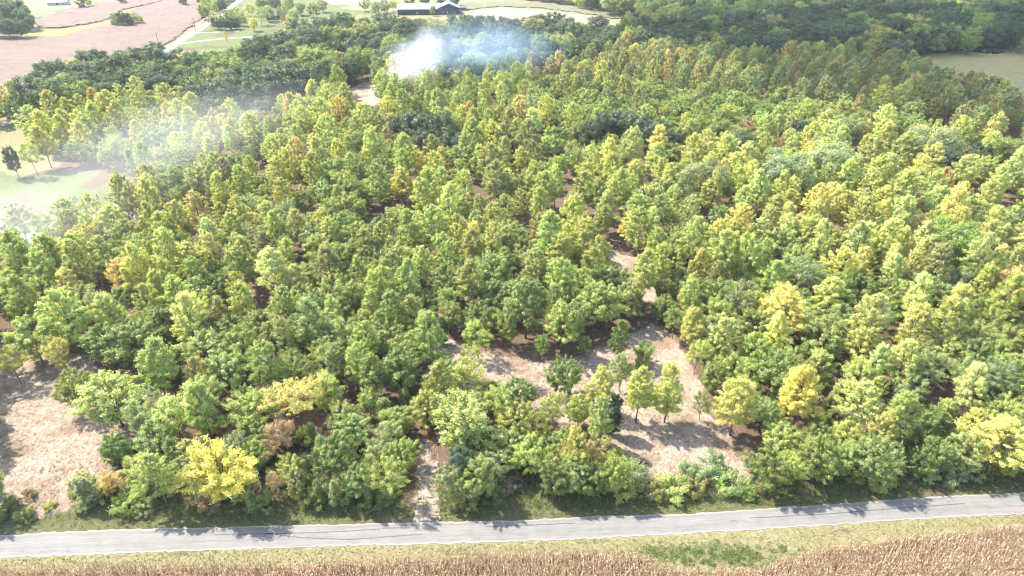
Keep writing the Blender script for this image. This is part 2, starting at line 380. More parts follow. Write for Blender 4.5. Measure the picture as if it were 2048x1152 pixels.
def strip(name, left, right, z, m, n=160, jag=0.0, kind='structure', cross=6, follow=False):
    L = np.array(left); R_ = np.array(right)
    def rs(P):
        s = np.concatenate([[0], np.cumsum(np.hypot(*np.diff(P, axis=0).T))]); t = np.linspace(0, s[-1], n)
        Q = np.stack([np.interp(t, s, P[:, 0]), np.interp(t, s, P[:, 1])], 1)
        for _ in range(6): Q[1:-1] = (Q[:-2]+2*Q[1:-1]+Q[2:])/4
        return Q
    L, R_ = rs(L), rs(R_)
    if jag: L = L+rng.normal(size=L.shape)*jag; R_ = R_+rng.normal(size=R_.shape)*jag
    me = bpy.data.meshes.new(name); V = []; Fq = []; uv = []
    for i in range(n):
        for c in range(cross+1):
            t = c/cross; p = L[i]*(1-t)+R_[i]*t; V.append((p[0], p[1], (float(zground(p[0], p[1]))+z if follow else z+.05*math.sin(PI*t)) if cross > 2 else z))
    for i in range(n-1):
        for c in range(cross):
            a = i*(cross+1)+c; Fq.append((a, a+cross+1, a+cross+2, a+1)); 
            for (ii, cc) in ((i, c), (i+1, c), (i+1, c+1), (i, c+1)): uv.append((ii, cc/cross))
    me.from_pydata(V, [], Fq); s = np.concatenate([[0], np.cumsum(np.hypot(*np.diff(L, axis=0).T))])
    ul = me.uv_layers.new(name='uv'); ul.data.foreach_set('uv', np.array([(s[a], b) for a, b in uv], 'f').ravel())
    me.materials.append(m); me.update(); me.shade_smooth()
    o = link(name, me); tag(o, kind=kind); return o
def road_material(name, base, light, tracks=True):
    m, t = mat(name); k = N(t); uvn = k.n('ShaderNodeUVMap', uv_map='uv').outputs[0]
    g = k.n('ShaderNodeTexCoord').outputs['Object']
    sep = k.n('ShaderNodeSeparateXYZ', {0: uvn}); v = sep.outputs[1]
    mp = k.n('ShaderNodeMapping', {'Vector': uvn, 'Scale': (.05, 9, 1)}).outputs[0]
    st = k.noise(mp, 2.0, 5, .65); n = k.noise(g, .35, 5, .6); f = k.noise(g, 7, 3, .7)
    c = k.mix(k.ramp(st, [(.32, 0.), (.68, 1.)]), base, light)
    c = k.mix(k.ramp(n, [(.42, .0), (.75, .45)]), c, tuple(x*.72 for x in base))
    c = k.mix(k.ramp(f, [(.35, .28), (.6, 0.)]), c, tuple(x*.6 for x in base))
    if tracks:
        w1 = k.math('SINE', k.math('MULTIPLY', v, 4*PI))      # two lanes, two darker wheel bands each
        c = k.mix(k.math('MULTIPLY', k.ramp(w1, [(.35, 0.), (1., 1.)]), .25), c, tuple(x*.75 for x in base))
        ed = k.math('ABSOLUTE', k.math('SUBTRACT', v, .5))
        ed = k.math('ADD', ed, k.math('MULTIPLY_ADD', n, .14, -.07))
        c = k.mix(k.ramp(ed, [(.42, 0.), (.47, .9)]), c, (.44, .40, .34))
    cr = k.n('ShaderNodeTexVoronoi', {'Vector': k.mix(.12, g, k.n('ShaderNodeTexNoise', {'Vector': g, 'Scale': .8}).outputs[1]), 'Scale': .32}, feature='DISTANCE_TO_EDGE').outputs[0]
    if tracks: c = k.mix(k.math('MULTIPLY', k.ramp(cr, [(.0, 1.), (.012, 0.)]), k.ramp(n, [(.45, 0.), (.6, .6)])), c, tuple(x*.35 for x in base))
    k.out(k.principled(c, .88, k.bump(f, .35, .02))); return m
ROAD = road_material('asphalt_worn', (.255, .235, .205), (.385, .355, .31))
exN = [(p[0], p[1]) for p in edgeN]; exS = [(p[0], p[1]) for p in edgeS]
strip('road', exN, exS, .03, ROAD, 300, .10, cross=8)
# tyre marks burnt on the road
def rubber():
    m, t = mat('tyre_rubber'); k = N(t); g = k.n('ShaderNodeTexCoord').outputs['Object']
    n = k.noise(g, 1.3, 4); k.out(k.principled(k.mix(k.ramp(n, [(.35, 0.), (.7, 1.)]), (.09, .085, .09), (.19, .18, .185)), .8)); return m
RUB = rubber()
for pts in ([(430,1069),(520,1068),(600,1066),(680,1063),(760,1058)], [(530,1066),(600,1075),(700,1079),(780,1073),(845,1068)],
            [(764,1056),(790,1055.5),(813,1056)], [(970,1053),(1060,1050),(1150,1046)], [(1500,1036),(1640,1029),(1800,1016),(1930,1007)]):
    P = Uv(pts, .09); d = np.gradient(P, axis=0); nn = unit(np.stack([-d[:, 1], d[:, 0]], 1)); ww = .11
    strip('tyre_mark', P-nn*ww, P+nn*ww, .092, RUB, 40, .004, cross=1)

# far lane, its side drives, the left lane end and the farm tracks
PALE = road_material('pale_gravel', (.42, .39, .37), (.56, .53, .50), False)
DIRT = road_material('dirt_ruts', (.36, .27, .19), (.72, .60, .47), False)
def lane(name, pts, wd, m, z=.03, n=80, jag=.05, follow=False, cross=4):
    P = Uv(pts, 0); P = P if len(pts) < 4 else P; d = np.gradient(P, axis=0); nn = unit(np.stack([-d[:, 1], d[:, 0]], 1)); wd = np.array(wd)[:, None]/2 if hasattr(wd, '__len__') else wd/2
    return strip(name, P-nn*wd, P+nn*wd, z, m, n, jag, cross=cross, follow=follow)
lane('far_road', [(300,125),(330,104),(364,80),(400,58),(432,35),(470,8),(520,-30)], 6.5, PALE)
lane('driveway', [(358,88),(400,82),(450,77),(520,73)], 4, PALE, .045)
lane('driveway', [(395,66),(440,64),(480,62)], 3, PALE, .045)
lane('lane_end', [(-60,262),(0,250),(25,243),(45,236),(75,222)], 6, PALE)
lane('dirt_track', [(853,1049),(856,1015),(858,975),(864,945),(870,925)], [6.0,4.6,4.2,3.4,1.8], DIRT, .075, 60, .16, True, 12)
lane('farm_track', [(40,12),(75,10),(115,8),(160,9),(230,3)], 5, PALE)

# ------------------------------------------------------------------ far crop field with standing crop
def crop_material():
    m, t = mat('ripe_crop'); k = N(t); g = k.n('ShaderNodeTexCoord').outputs['Object']
    mp = k.n('ShaderNodeMapping', {'Vector': g, 'Rotation': (0, 0, .25), 'Scale': (.12, 1.0, 1)}).outputs[0]
    n1 = k.noise(mp, .25, 5, .6, .5); n2 = k.noise(g, 1.6, 4, .75); n3 = k.noise(g, .02, 4)
    c = k.mix(k.ramp(n1, [(.35, 0.), (.68, 1.)]), (.19, .12, .075), (.28, .185, .12))
    c = k.mix(k.ramp(n2, [(.4, 0.), (.75, .7)]), c, (.36, .25, .17)); c = k.mix(k.ramp(n3, [(.4, 0.), (.7, .4)]), c, (.31, .20, .15))
    k.out(k.principled(c, .95, k.bump(n2, 1., .6))); return m
def crop_patch(name, poly_px, m, cell=2.2, zt=1.1):
    poly = Uv(poly_px); x0, y0 = poly.min(0); x1, y1 = poly.max(0)
    X, Y = np.meshgrid(np.arange(x0, x1, cell), np.arange(y0, y1, cell*1.3)); sh = X.shape
    X = X+rng.uniform(-.3, .3, sh)*cell; Y = Y+rng.uniform(-.3, .3, sh)*cell
    P = np.stack([X.ravel(), Y.ravel()], 1); W = P+np.stack([vnoise(P[:, 0], P[:, 1], 12, 1)-.5, vnoise(P[:, 0], P[:, 1], 12, 2)-.5], 1)*5
    ins = inside(W, poly).reshape(sh); 
    f = ins[:-1, :-1] & ins[1:, :-1] & ins[:-1, 1:] & ins[1:, 1:]
    d = pdist(W, poly).reshape(sh)
    Z = np.where(ins, zt*np.clip(d/2.5, .05, 1)+rng.uniform(-.22, .22, sh), .05)
    nx = sh[1]; idx = np.arange(sh[0]*nx).reshape(sh); a = idx[:-1, :-1][f]
    Fq = np.stack([a, a+1, a+1+nx, a+nx], 1); used = np.unique(Fq); rm = np.full(sh[0]*nx, -1); rm[used] = np.arange(len(used))
    V = np.stack([X.ravel(), Y.ravel(), Z.ravel()], 1)[used]; Fq = rm[Fq]
    me = bpy.data.meshes.new(name); me.from_pydata(V.tolist(), [], Fq.tolist()); me.materials.append(m); me.update()
    return tag(link(name, me), kind='structure')
CROP = crop_material()
FIELD_A = [(-330,270),(-60,245),(0,225),(45,206),(120,165),(210,140),(300,130),(325,97),(372,62),(412,34),(428,14),(420,2),(330,1),(262,20),(262,34),(240,44),(180,57),(130,72),(60,72),(0,66),(-330,50)]
FIELD_B = [(62,46),(72,56),(120,58),(170,50),(212,42),(250,20),(330,2),(300,-18),(200,4),(110,24)]
crop_patch('crop_field', FIELD_A, CROP); crop_patch('crop_field', FIELD_B, CROP)
def simple_ground(name, px, cols, z=.06, scale=.3, cell=4, zt=.1):
    m, t = mat(name); k = N(t); g = k.n('ShaderNodeTexCoord').outputs['Object']
    n = k.noise(g, scale, 6, .7); n2 = k.noise(g, scale*8, 3, .7)
    c = k.mix(k.ramp(n, [(.35, 0.), (.68, 1.)]), cols[0], cols[1]); c = k.mix(k.ramp(n2, [(.45, 0.), (.75, .6)]), c, cols[2])
    k.out(k.principled(c, .95, k.bump(n2, .7, .3)))
    return crop_patch(name, px, m, cell, zt)
simple_ground('goldenrod_strip', [(20,70),(70,58),(130,60),(180,52),(232,42),(262,34),(264,44),(236,50),(180,60),(130,75),(60,74)], [(.24,.25,.05),(.42,.38,.05),(.17,.21,.06)], cell=2.5, zt=.6)
simple_ground('meadow', [(50,14),(140,12),(190,8),(110,24),(62,44),(40,60),(20,40)], [(.15,.21,.06),(.24,.28,.10),(.30,.31,.15)], cell=3, zt=.2)
simple_ground('stubble_field', [(905,44),(925,24),(1000,15),(1090,19),(1160,28),(1225,40),(1240,60),(1100,60),(980,58)], [(.33,.27,.19),(.42,.35,.26),(.28,.24,.16)], cell=3, zt=.15)
simple_ground('weed_bank', [(870,14),(930,6),(1000,3),(1100,7),(1230,22),(1290,34),(1225,39),(1160,27),(1090,18),(1000,14),(925,22)], [(.17,.18,.08),(.29,.27,.14),(.11,.14,.06)], cell=3, zt=.7)
simple_ground('pasture', [(1780,114),(1850,108),(1930,106),(2060,98),(2300,92),(2300,280),(2040,252),(1960,222),(1850,162)], [(.32,.27,.07),(.45,.36,.11),(.52,.38,.15)], cell=3, zt=.12)
simple_ground('farmyard', [(1740,-4),(1960,-4),(1960,16),(1830,17),(1740,12)], [(.40,.30,.22),(.52,.42,.32),(.3,.3,.15)], cell=4, zt=.1)
simple_ground('far_stubble', [(600,-12),(790,-12),(800,12),(735,14),(660,10)], [(.33,.27,.19),(.42,.35,.26),(.28,.24,.16)], cell=4, zt=.15)

# farm pond with duckweed
def blob(px, z, n=36, jit=.05):
    P = Uv(px); c = P.mean(0); out = []
    for i in range(len(P)):
        for q in range(6):
            t = q/6; p = P[i]*(1-t)+P[(i+1) % len(P)]*t; out.append(p+(c-p)*random.uniform(0, jit))
    return [(a, b) for a, b in out]
mw, t = mat('pond_water'); k = N(t); g = k.n('ShaderNodeTexCoord').outputs['Object']
k.out(k.principled((.03, .035, .03), .08, k.bump(k.noise(g, 1.5, 3), .15, .05)))
mb = MB(); mb.prism(blob([(1935,101),(1958,97),(1990,96),(2009,101),(2006,107),(1988,109),(1960,106)], 0), .1, .18); pond = link('pond', mb.mesh('pond', mw)); tag(pond, kind='structure')
ma, t = mat('duckweed'); k = N(t); g = k.n('ShaderNodeTexCoord').outputs['Object']
k.out(k.principled(k.mix(k.noise(g, .6, 4), (.10, .21, .06), (.20, .33, .10)), .8))
mb = MB(); mb.prism(blob([(1940,99.5),(1958,97.2),(1990,96.2),(2008,100.5),(2006,105),(1990,103.6),(1968,103.2),(1975,101),(1955,100.6)], 0), .181, .2)
tag(link('duckweed_mat', mb.mesh('duckweed', ma), pond), kind='stuff')

# ------------------------------------------------------------------ buildings
def flatmat(name, c1, c2=None, rough=.6, scale=(.4, .4, 4), metal=0.0):
    m, t = mat(name); k = N(t); g = k.n('ShaderNodeTexCoord').outputs['Object']; mp = k.n('ShaderNodeMapping', {'Vector': g, 'Scale': scale}).outputs[0]
    n = k.noise(mp, 2, 4); c2 = c2 or tuple(x*.7 for x in c1)
    k.out(k.principled(k.mix(k.ramp(n, [(.35, 0.), (.7, 1.)]), c1, c2), rough, k.bump(n, .2, .02), Metallic=metal)); return m
ROOFM = flatmat('grey_metal_roof', (.42, .45, .52), (.33, .36, .43), .45, (3, .2, 1)); WALLD = flatmat('dark_siding', (.045, .045, .05)); WHITE = flatmat('white_paint', (.78, .78, .76))
WALLB = flatmat('tan_siding', (.42, .34, .26)); GLASS = flatmat('window_glass', (.05, .06, .08), rough=.1); ROOFS = flatmat('shingle_roof', (.20, .20, .23)); DOORM = flatmat('barn_door', (.12, .12, .13)); ROOFW = flatmat('white_metal_roof', (.72, .74, .78), (.6, .62, .68), .4)
def gable(name, px, py, L, W, eave, ridge, rot, wallm, roofm, label, cat, group=None, openings=(), over=.6):
    x, y = U(px, py); r = bpy.data.objects.new(name, None); COL.objects.link(r); r.location = (x, y, 0); r.rotation_euler = (0, 0, rot); tag(r, label, cat, group)
    mb = MB(); hl, hw = L/2, W/2
    V = [(-hl,-hw,0),(hl,-hw,0),(hl,hw,0),(-hl,hw,0),(-hl,-hw,eave),(hl,-hw,eave),(hl,hw,eave),(-hl,hw,eave),(-hl,0,ridge),(hl,0,ridge)]
    mb.add(V, [(0,1,5,4),(2,3,7,6),(1,2,6,9,5),(3,0,4,8,7),(0,3,2,1)]); link('wall', mb.mesh('wall', wallm), r)
    for s in (-1, 1):
        mb = MB(); sl = (ridge-eave)/hw; ye = s*(hw+over); ze = eave-sl*over
        T = [(-hl-over, ye, ze+.05),(hl+over, ye, ze+.05),(hl+over, 0, ridge+.05),(-hl-over, 0, ridge+.05)]
        V = T+[(a, b, c+.22) for a, b, c in T]; mb.add(V, [(0,1,2,3),(4,7,6,5),(0,4,5,1),(1,5,6,2),(2,6,7,3),(3,7,4,0)])
        rf = link('roof_panel', mb.mesh('roof', roofm), r)
        mb = MB(); n = int(L/1.6)
        for i in range(n+1):     # standing seams
            xx = -hl-over+(L+2*over)*i/n; mb.tube([(xx, ye, ze+.29), (xx, s*.05, ridge+.29)], [.05, .05], 3)
        tag(link('roof_seam', mb.mesh('seams', roofm), rf), kind='stuff')
    for (face, u0, u1, z0, z1, nm, m_) in openings:      # face: 's' long side towards camera, 'e' gable end +x, 'w' gable end -x
        mb = MB()
        if face == 's': mb.box(u0, u1, -hw-.08, -hw+.05, z0, z1)
        elif face == 'e': mb.box(hl-.05, hl+.08, u0, u1, z0, z1)
        else: mb.box(-hl-.08, -hl+.05, u0, u1, z0, z1)
        link(nm, mb.mesh(nm, m_), r)
    mb = MB(); mb.tube([(-hl-over, 0, ridge+.3), (hl+over, 0, ridge+.3)], [.14, .14], 5); link('ridge_cap', mb.mesh('ridge', roofm), r)
    return r
gable('long_barn', 841, 27, 41, 15, 5.0, 9.0, .05, WALLD, ROOFM, 'long dark barn with pale grey metal roof, left of the two barns', 'barn', None,
      [('s', 8, 12, 0.1, 3.6, 'barn_door', DOORM), ('s', -3, -1.6, 1.2, 2.6, 'window', WHITE), ('s', -19, 19, 4.5, 4.8, 'fascia', WHITE)])
gable('gable_barn', 897, 26, 17, 20, 5.5, 9.5, PI/2+.12, WALLD, ROOFM, 'dark barn with its gable end facing the camera, right of the long barn', 'barn', None,
      [('w', -7, -3.5, 0.1, 3.4, 'barn_door', DOORM), ('w', 1, 2.2, 1.4, 2.6, 'window', WHITE), ('w', 4.5, 5.7, 1.4, 2.6, 'window', WHITE)])
gable('lean_shed', 925, 20, 7, 6, 2.6, 3.8, .1, WALLB, ROOFS, 'small low shed just right of the gable ended barn', 'shed', None, [('s', -1, 1, .1, 2.1, 'shed_door', DOORM)])
gable('farmhouse', 551, 37, 16, 10, 3.2, 6.4, .35, WALLB, ROOFS, 'low house with dark shingle roof half hidden among trees by the far road', 'house', None,
      [('s', -5, -3.6, 1, 2.3, 'window', GLASS), ('s', 2, 3.4, 1, 2.3, 'window', GLASS), ('s', -.6, .5, .1, 2.2, 'door', WHITE)])
gable('white_roof_barn', 1788, 7, 40, 16, 4.5, 7.5, -.15, WALLB, ROOFW, 'long white roofed farm building at the top right beyond the woods', 'barn', None, [('s', -4, 2, .1, 3.5, 'barn_door', DOORM)])
gable('white_roof_shed', 1893, 12, 26, 14, 4.0, 7.0, .35, WALLB, ROOFW, 'smaller pale roofed farm shed right of the long white roofed building', 'shed', None, [('s', -3, 3, .1, 3.2, 'barn_door', DOORM)])
gable('greenhouse', 118, 9, 18, 9, 2.8, 4.6, .2, WHITE, ROOFW, 'small white building beside the farm track at the top left', 'shed', None, [('s', -1, 1, .1, 2.2, 'door', DOORM)])
# parked camper and trailer by the gable barn
def vehicle(px, py, L, W, Hh, rot, label, cat, body=WHITE, name='camper'):
    x, y = U(px, py); r = bpy.data.objects.new(name, None); COL.objects.link(r); r.location = (x, y, 0); r.rotation_euler = (0, 0, rot); tag(r, label, cat)
    mb = MB(); prof = [(-L/2, .6), (L/2-.4, .6), (L/2, 1.4), (L/2-.5, Hh-.2), (L/2-1.0, Hh), (-L/2+.3, Hh), (-L/2, Hh-.3)]
    V = [(a, -W/2, b) for a, b in prof]+[(a, W/2, b) for a, b in prof]; n = len(prof)
    mb.add(V, [tuple(range(n)), tuple(range(n, 2*n))[::-1]]+[(i, n+i, n+(i+1) % n, (i+1) % n) for i in range(n)]); link('body', mb.mesh('body', body), r)
    for sx in (-L*.25, L*.25):
        for sy in (-1, 1):
            mb = MB(); mb.tube([(sx, sy*(W/2-.1), .4), (sx, sy*(W/2+.12), .4)], [.4, .4], 12); link('wheel', mb.mesh('wheel', RUB), r)
    for u in (-L*.3, 0):
        mb = MB(); mb.box(u, u+L*.16, -W/2-.03, -W/2+.02, 1.5, 2.1); link('window', mb.mesh('window', GLASS), r)
vehicle(884, 27, 11, 2.6, 3.0, .1, 'white camper parked in front of the gable ended barn', 'camper')
vehicle(917, 26, 6, 2.4, 2.2, .3, 'short white trailer parked at the right of the camper', 'trailer', name='trailer')
# utility poles by the far road
POLE = flatmat('pole_wood', (.12, .10, .085))
for px, py, hh, lb in ((392, 66, 12, 'tall wooden utility pole beside the far pale road'), (319, 95, 11, 'wooden utility pole at the edge of the far crop field'), (1664, 62, 12, None)):
    if not lb: continue
    x, y = U(px, py); r = bpy.data.objects.new('utility_pole', None); COL.objects.link(r); r.location = (x, y, 0); r.rotation_euler = (0, 0, .6); tag(r, lb, 'utility pole', 'utility poles along the far road')
    mb = MB(); mb.tube([(0, 0, 0), (0, 0, hh)], [.22, .15], 8); link('pole', mb.mesh('pole', POLE), r)
    mb = MB(); mb.box(-1.3, 1.3, -.08, .08, hh-1.2, hh-1.0); link('crossarm', mb.mesh('crossarm', POLE), r)
    for q in (-1.1, 0, 1.1):
        mb = MB(); mb.tube([(q, 0, hh-1.0), (q, 0, hh-.75)], [.07, .05], 6); link('insulator', mb.mesh('insulator', WHITE), r)

# ------------------------------------------------------------------ tints
TINT = dict(lime=(.305,.34,.11), yellow_green=(.36,.375,.125), golden=(.46,.43,.14), orange=(.39,.32,.14), green=(.165,.215,.06), mid_green=(.245,.29,.10),
            dark_green=(.050,.080,.036), pale_lime=(.41,.43,.18), olive=(.26,.25,.10), grey_green=(.24,.28,.14), brown=(.27,.20,.13), rust=(.33,.19,.10), blue_green=(.068,.105,.058), pale_yellow=(.46,.45,.17))
CNAME = {k: k.replace('_', ' ') for k in TINT}
NAMES = dict(poplar=('poplar_tree', 'poplar', 'tree'), maple=('maple_tree', 'bushy tree', 'tree'), oak=('oak_tree', 'oak', 'tree'), cedar=('cedar_tree', 'cedar', 'tree'), vine=('vine_covered_tree', 'vine wrapped trunk', 'tree'), sparse=('ash_tree', 'thin crowned tree', 'tree'), shrub=('shrub', 'shrub', 'shrub'))
trees = []      # x, y, kind, tint name, height, label or None, widen
def T(cx, cy, h, kind, tint, label=None, wide=1.0, cf=.62):
    x, y = U(cx, cy, h*cf); trees.append([x, y, kind, tint, h, label, wide, True])
hand = [
 (440,938,15,'maple','golden','golden yellow tree standing alone in colour on the roadside',1.15),
 (185,968,8.5,'cedar','grey_green','grey green cedar on bare ground beside the road at lower left',1.2),
 (216,962,8,'sparse','orange','small sapling with orange tips behind the roadside cedar',.9),
 (222,790,15,'maple','yellow_green','broad yellow green tree at the right edge of the left bare ground',1.2),
 (150,772,12,'maple','mid_green','green tree touching the left side of the broad yellow green tree',.9),
 (60,668,14,'maple','lime','spreading tree with several stems at the left edge over bare ground',1.15),
 (132,625,20,'poplar','yellow_green','tall yellow green poplar behind the left bare ground',1.25),
 (350,595,18,'poplar','yellow_green','pointed yellow green poplar above the left group of green trees',1.2),
 (385,520,17,'poplar','yellow_green','rounded yellow green poplar in the left half, first of a matching pair',1.15),
 (478,530,17,'poplar','lime','lime green poplar in the left half, second of a matching pair',1.15),
 (238,545,15,'sparse','orange','orange leaved tree right of the smoky lawn',1.1),
 (170,480,16,'sparse','orange','amber leaved tree at the smoky edge of the lawn',1.2),
 (322,460,17,'poplar','yellow_green','bright yellow green poplar at the right border of the smoky bare patch',1.15),
 (645,445,15,'poplar','golden','small golden poplar high in the left half canopy',.9),
 (272,680,14,'maple','green','large green tree right of the red brown bare ground',1.3),
 (405,700,13,'maple','lime','wide lime tree in the left foreground canopy',1.25),
 (540,672,12,'poplar','olive','olive brown poplar in the left centre canopy',1.1),
 (590,795,15,'sparse','pale_yellow','pale yellow thin crowned tree showing its grey stems',1.2),
 (345,825,14,'sparse','pale_lime','washed out pale tree between the left clearing and golden tree',1.1),
 (400,790,14,'sparse','pale_lime','pale thin tree up right of the left clearing',1.0),
 (315,880,12,'maple','mid_green','green tree behind and left of the golden roadside tree',1.0),
 (285,935,10,'maple','mid_green','low green tree left of the golden roadside tree',1.0),
 (560,875,12,'sparse','brown','brown leaved tree right of the golden roadside tree',1.0),
 (548,965,7,'sparse','brown','small brown twiggy tree by the road right of the golden tree',.9),
 (592,962,8,'maple','olive','olive coloured low tree at the roadside right of the twiggy one',.7),
 (920,925,12,'oak','blue_green','dense dark green tree right of the dirt track mouth',.62),
 (930,835,16,'maple','lime','big light green tree right of the dirt track',1.15),
 (1062,905,12,'maple','lime','light green drooping tree between the dark roadside tree and clearing',.85),
 (1150,900,13,'maple','yellow_green','upright yellow green tree near the road below the clearing',.75),
 (1132,742,12,'maple','green','dark topped green tree at the lower rim of the central clearing',.8),
 (1202,770,14,'poplar','yellow_green','yellow topped poplar at the lower rim of the central clearing',1.0),
 (1240,672,14,'poplar','green','lone slim poplar standing inside the central clearing',.8),
 (1243,735,12,'sparse','green','ragged dark tree in front of the lone slim poplar',1.0),
 (1228,815,13,'vine','dark_green','vine smothered dark trunk at the clearing edge',1.2),
 (1280,775,17,'poplar','lime','left one of two lime poplars with bare trunks in the clearing',.95),
 (1340,770,18,'poplar','yellow_green','right one of two lime poplars with bare trunks in the clearing',1.0),
 (1052,605,19,'poplar','green','prominent tall green poplar above the central clearing',1.35),
 (1125,645,16,'poplar','lime','poplar right of the prominent tall green one',1.2),
 (1205,600,15,'maple','mid_green','green tree above the right part of the central clearing',1.1),
 (1262,590,14,'maple','mid_green','green tree at the far right tip of the central clearing',1.0),
 (935,560,18,'poplar','lime','tall light green poplar left above the central clearing',1.2),
 (885,655,9,'maple','dark_green','small dark tree left of the central clearing',.6),
 (955,670,12,'sparse','lime','thin tree at the upper left rim of the central clearing',1.0),
 (945,715,11,'sparse','lime','bushy tree at the left end of the central clearing',.85),
 (1475,800,17,'poplar','yellow_green','poplar marking the right edge of the clearing',1.15),
 (1575,620,19,'poplar','golden','brightest golden poplar in the right half of the wood',1.25),
 (1605,785,18,'poplar','golden','gold topped poplar in the right foreground',1.2),
 (1560,660,16,'poplar','pale_yellow','pale yellow poplar just below the brightest golden poplar',1.1),
 (1665,590,16,'poplar','pale_lime','rounded pale lime poplar just right of the brightest golden poplar',1.15),
 (1750,630,16,'poplar','pale_lime','pale lime poplar second right of the brightest golden poplar',1.1),
 (1830,650,18,'poplar','pale_lime','left one of a large pale poplar pair on the right',1.2),
 (1895,640,19,'poplar','yellow_green','right one of a large pale poplar pair on the right',1.2),
 (1995,880,16,'poplar','pale_yellow','big pale yellow tree near the road at the right edge',1.35),
 (1598,925,6,'cedar','pale_yellow','small bright yellow green sapling by the road on the right',1.3),
 (1920,560,12,'oak','grey_green','blue grey round tree in the right canopy',.65),
 (1545,560,18,'poplar','lime','tall lime poplar rising behind the brightest golden poplar',1.1),
 (1880,525,18,'poplar','olive','dull olive poplar in the right canopy',1.1),
 (2025,570,17,'poplar','orange','orange tinged poplar touching the right edge',1.2),
 (1400,530,15,'poplar','golden','golden poplar right of the centre of the wood',1.0),
 (22,315,14,'maple','dark_green','lone dark green tree on the lawn at the far left',.62),
 (60,310,15,'sparse','lime','thin lime tree right of the lone dark tree on the lawn',.9),
 (258,318,15,'vine','green','tall vine wrapped column right of the lawn',1.2),
 (232,380,11,'vine','grey_green','thin vine wrapped column in front of the tall one',.8),
 (197,400,8,'vine','grey_green','thin dead column left of the vine wrapped columns',.45),
 (145,412,11,'sparse','grey_green','grey tree standing on the bare patch below the lawn',1.0),
 (35,435,16,'sparse','grey_green','grey tree fading into the smoke at the left edge',1.2),
 (268,390,12,'maple','mid_green','green tree at the right edge of the bare patch',.7),
 (345,400,11,'maple','mid_green','low green tree right of the bare patch',.9),
 (400,355,17,'maple','grey_green','wide grey green tree above the red gap at left',.95),
 (492,360,13,'poplar','lime','slim lime poplar right of the wide grey green tree',.9),
 (95,510,12,'maple','grey_green','grey green tree below the smoke at the left edge',1.1),
 (880,325,18,'poplar','orange','orange poplar just below the dark oak clump',.9),
 (838,330,15,'poplar','golden','golden poplar left of the orange one below dark oaks',.8),
 (20,215,13,'maple','green','green tree by the lane end at the left edge',1.1),
 (610,130,15,'poplar','orange','amber tree at the foot of the dark far oaks',.9),
 (1440,350,18,'poplar','orange','orange tinged poplar right of the centre upper canopy',1.0),
 (1410,135,17,'poplar','olive','brownish poplar at the near edge of the far dark woods',1.0),
 (1120,128,17,'poplar','rust','rust coloured poplar at the near edge of the far dark woods',.8),
 (1150,655,13,'poplar','mid_green','slender green poplar between the prominent green poplar and clearing',.75),
 (1020,655,12,'poplar','mid_green','slender green poplar left of the prominent green poplar foot',.7),
 (1405,800,10,'sparse','mid_green','thin green tree inside the clearing near its right edge',.8),
 (1005,640,12,'sparse','mid_green','thin green tree on the left arm of the central clearing',.9),
 (1085,690,9,'sparse','green','small thin tree inside the left arm of the central clearing',.8),
 (1395,705,11,'sparse','lime','thin lime tree on the right rim of the central clearing',.9),
 (1350,640,10,'sparse','mid_green','thin green tree at the far tip of the central clearing',.9),
 (1170,690,8,'sparse','mid_green','small airy tree in the middle of the central clearing',.8),
 (1000,800,13,'sparse','lime','airy lime tree left below the central clearing',1.0),
 (1105,820,12,'sparse','mid_green','airy green tree below the brush pile',1.0),
 (1290,700,7,'shrub','mid_green','bushy sapling on the bare ground of the central clearing',.6),
 (1385,940,4.5,'shrub','grey_green','tangled grey green bush on bare ground near the road',1.2),
 (1430,925,4.5,'shrub','grey_green','second tangled bush on bare ground near the road',1.3),
 (1345,965,4,'shrub','lime','low lime bush where bare ground meets the verge',1.3),
 (1470,955,4.5,'shrub','mid_green','green bush at the right end of the near bare ground',1.3),
 (1265,950,5,'shrub','grey_green','grey green bush at the left end of the near bare ground',1.3),
 (12,1010,3.2,'shrub','green','green bush at the lower left corner by the road',1.2),
 (55,985,2.2,'shrub','brown','small brown bush on the left bare ground',1.0),
 (45,1025,2.4,'shrub','mid_green','low green bush at the lower left verge',1.2),
 (95,1010,1.6,'shrub','lime','tiny lime bush on the left bare ground near the verge',1.2),
 (110,700,13,'sparse','yellow_green','thin yellow green tree with leaning stem above the left bare ground',.9),
 (20,720,12,'sparse','lime','thin lime tree at the left edge over the bare ground',.9),
 (90,450,12,'sparse','grey_green','second grey tree standing in the smoke at the left',1.0),
 (180,455,11,'sparse','pale_lime','pale tree veiled by smoke left of the amber tree',1.0),
 (15,480,13,'maple','grey_green','grey green tree at the left edge below the lawn',.9),
 (120,500,11,'maple','pale_lime','pale bushy tree left of the amber tree',.9),
 (215,440,12,'sparse','grey_green','grey tree right of the amber tree',.9),
 (305,350,13,'maple','mid_green','green tree behind the bare patch right of the lawn',.8),
 (100,290,10,'sparse','grey_green','grey thin tree at the back of the lawn',.9),
 (180,300,11,'maple','grey_green','bushy grey green tree at the back of the lawn',.9),
]
for q in hand: T(*q)
# dark oak clumps inside the wood
for cx, cy, h, w_ in ((800,255,18,1.05),(840,250,20,1.15),(880,258,20,1.15),(852,285,18,1.05),(905,285,17,1.0),(930,305,14,.8),(722,240,15,.85),(740,228,14,.8),(700,232,13,.8),(1210,250,19,.9),(1245,245,20,.95),(1280,255,20,.95),(1310,265,19,.9),(1180,262,18,.8),(1350,280,15,.9),(1000,275,14,.8),(1015,298,13,.8),(1480,290,16,1.),(1620,270,15,.9),(1900,330,16,1.),(1960,310,15,.9),(1600,255,15,.9)):
    T(cx, cy, h, 'oak', random.choice(['dark_green', 'dark_green', 'blue_green']), None, w_)

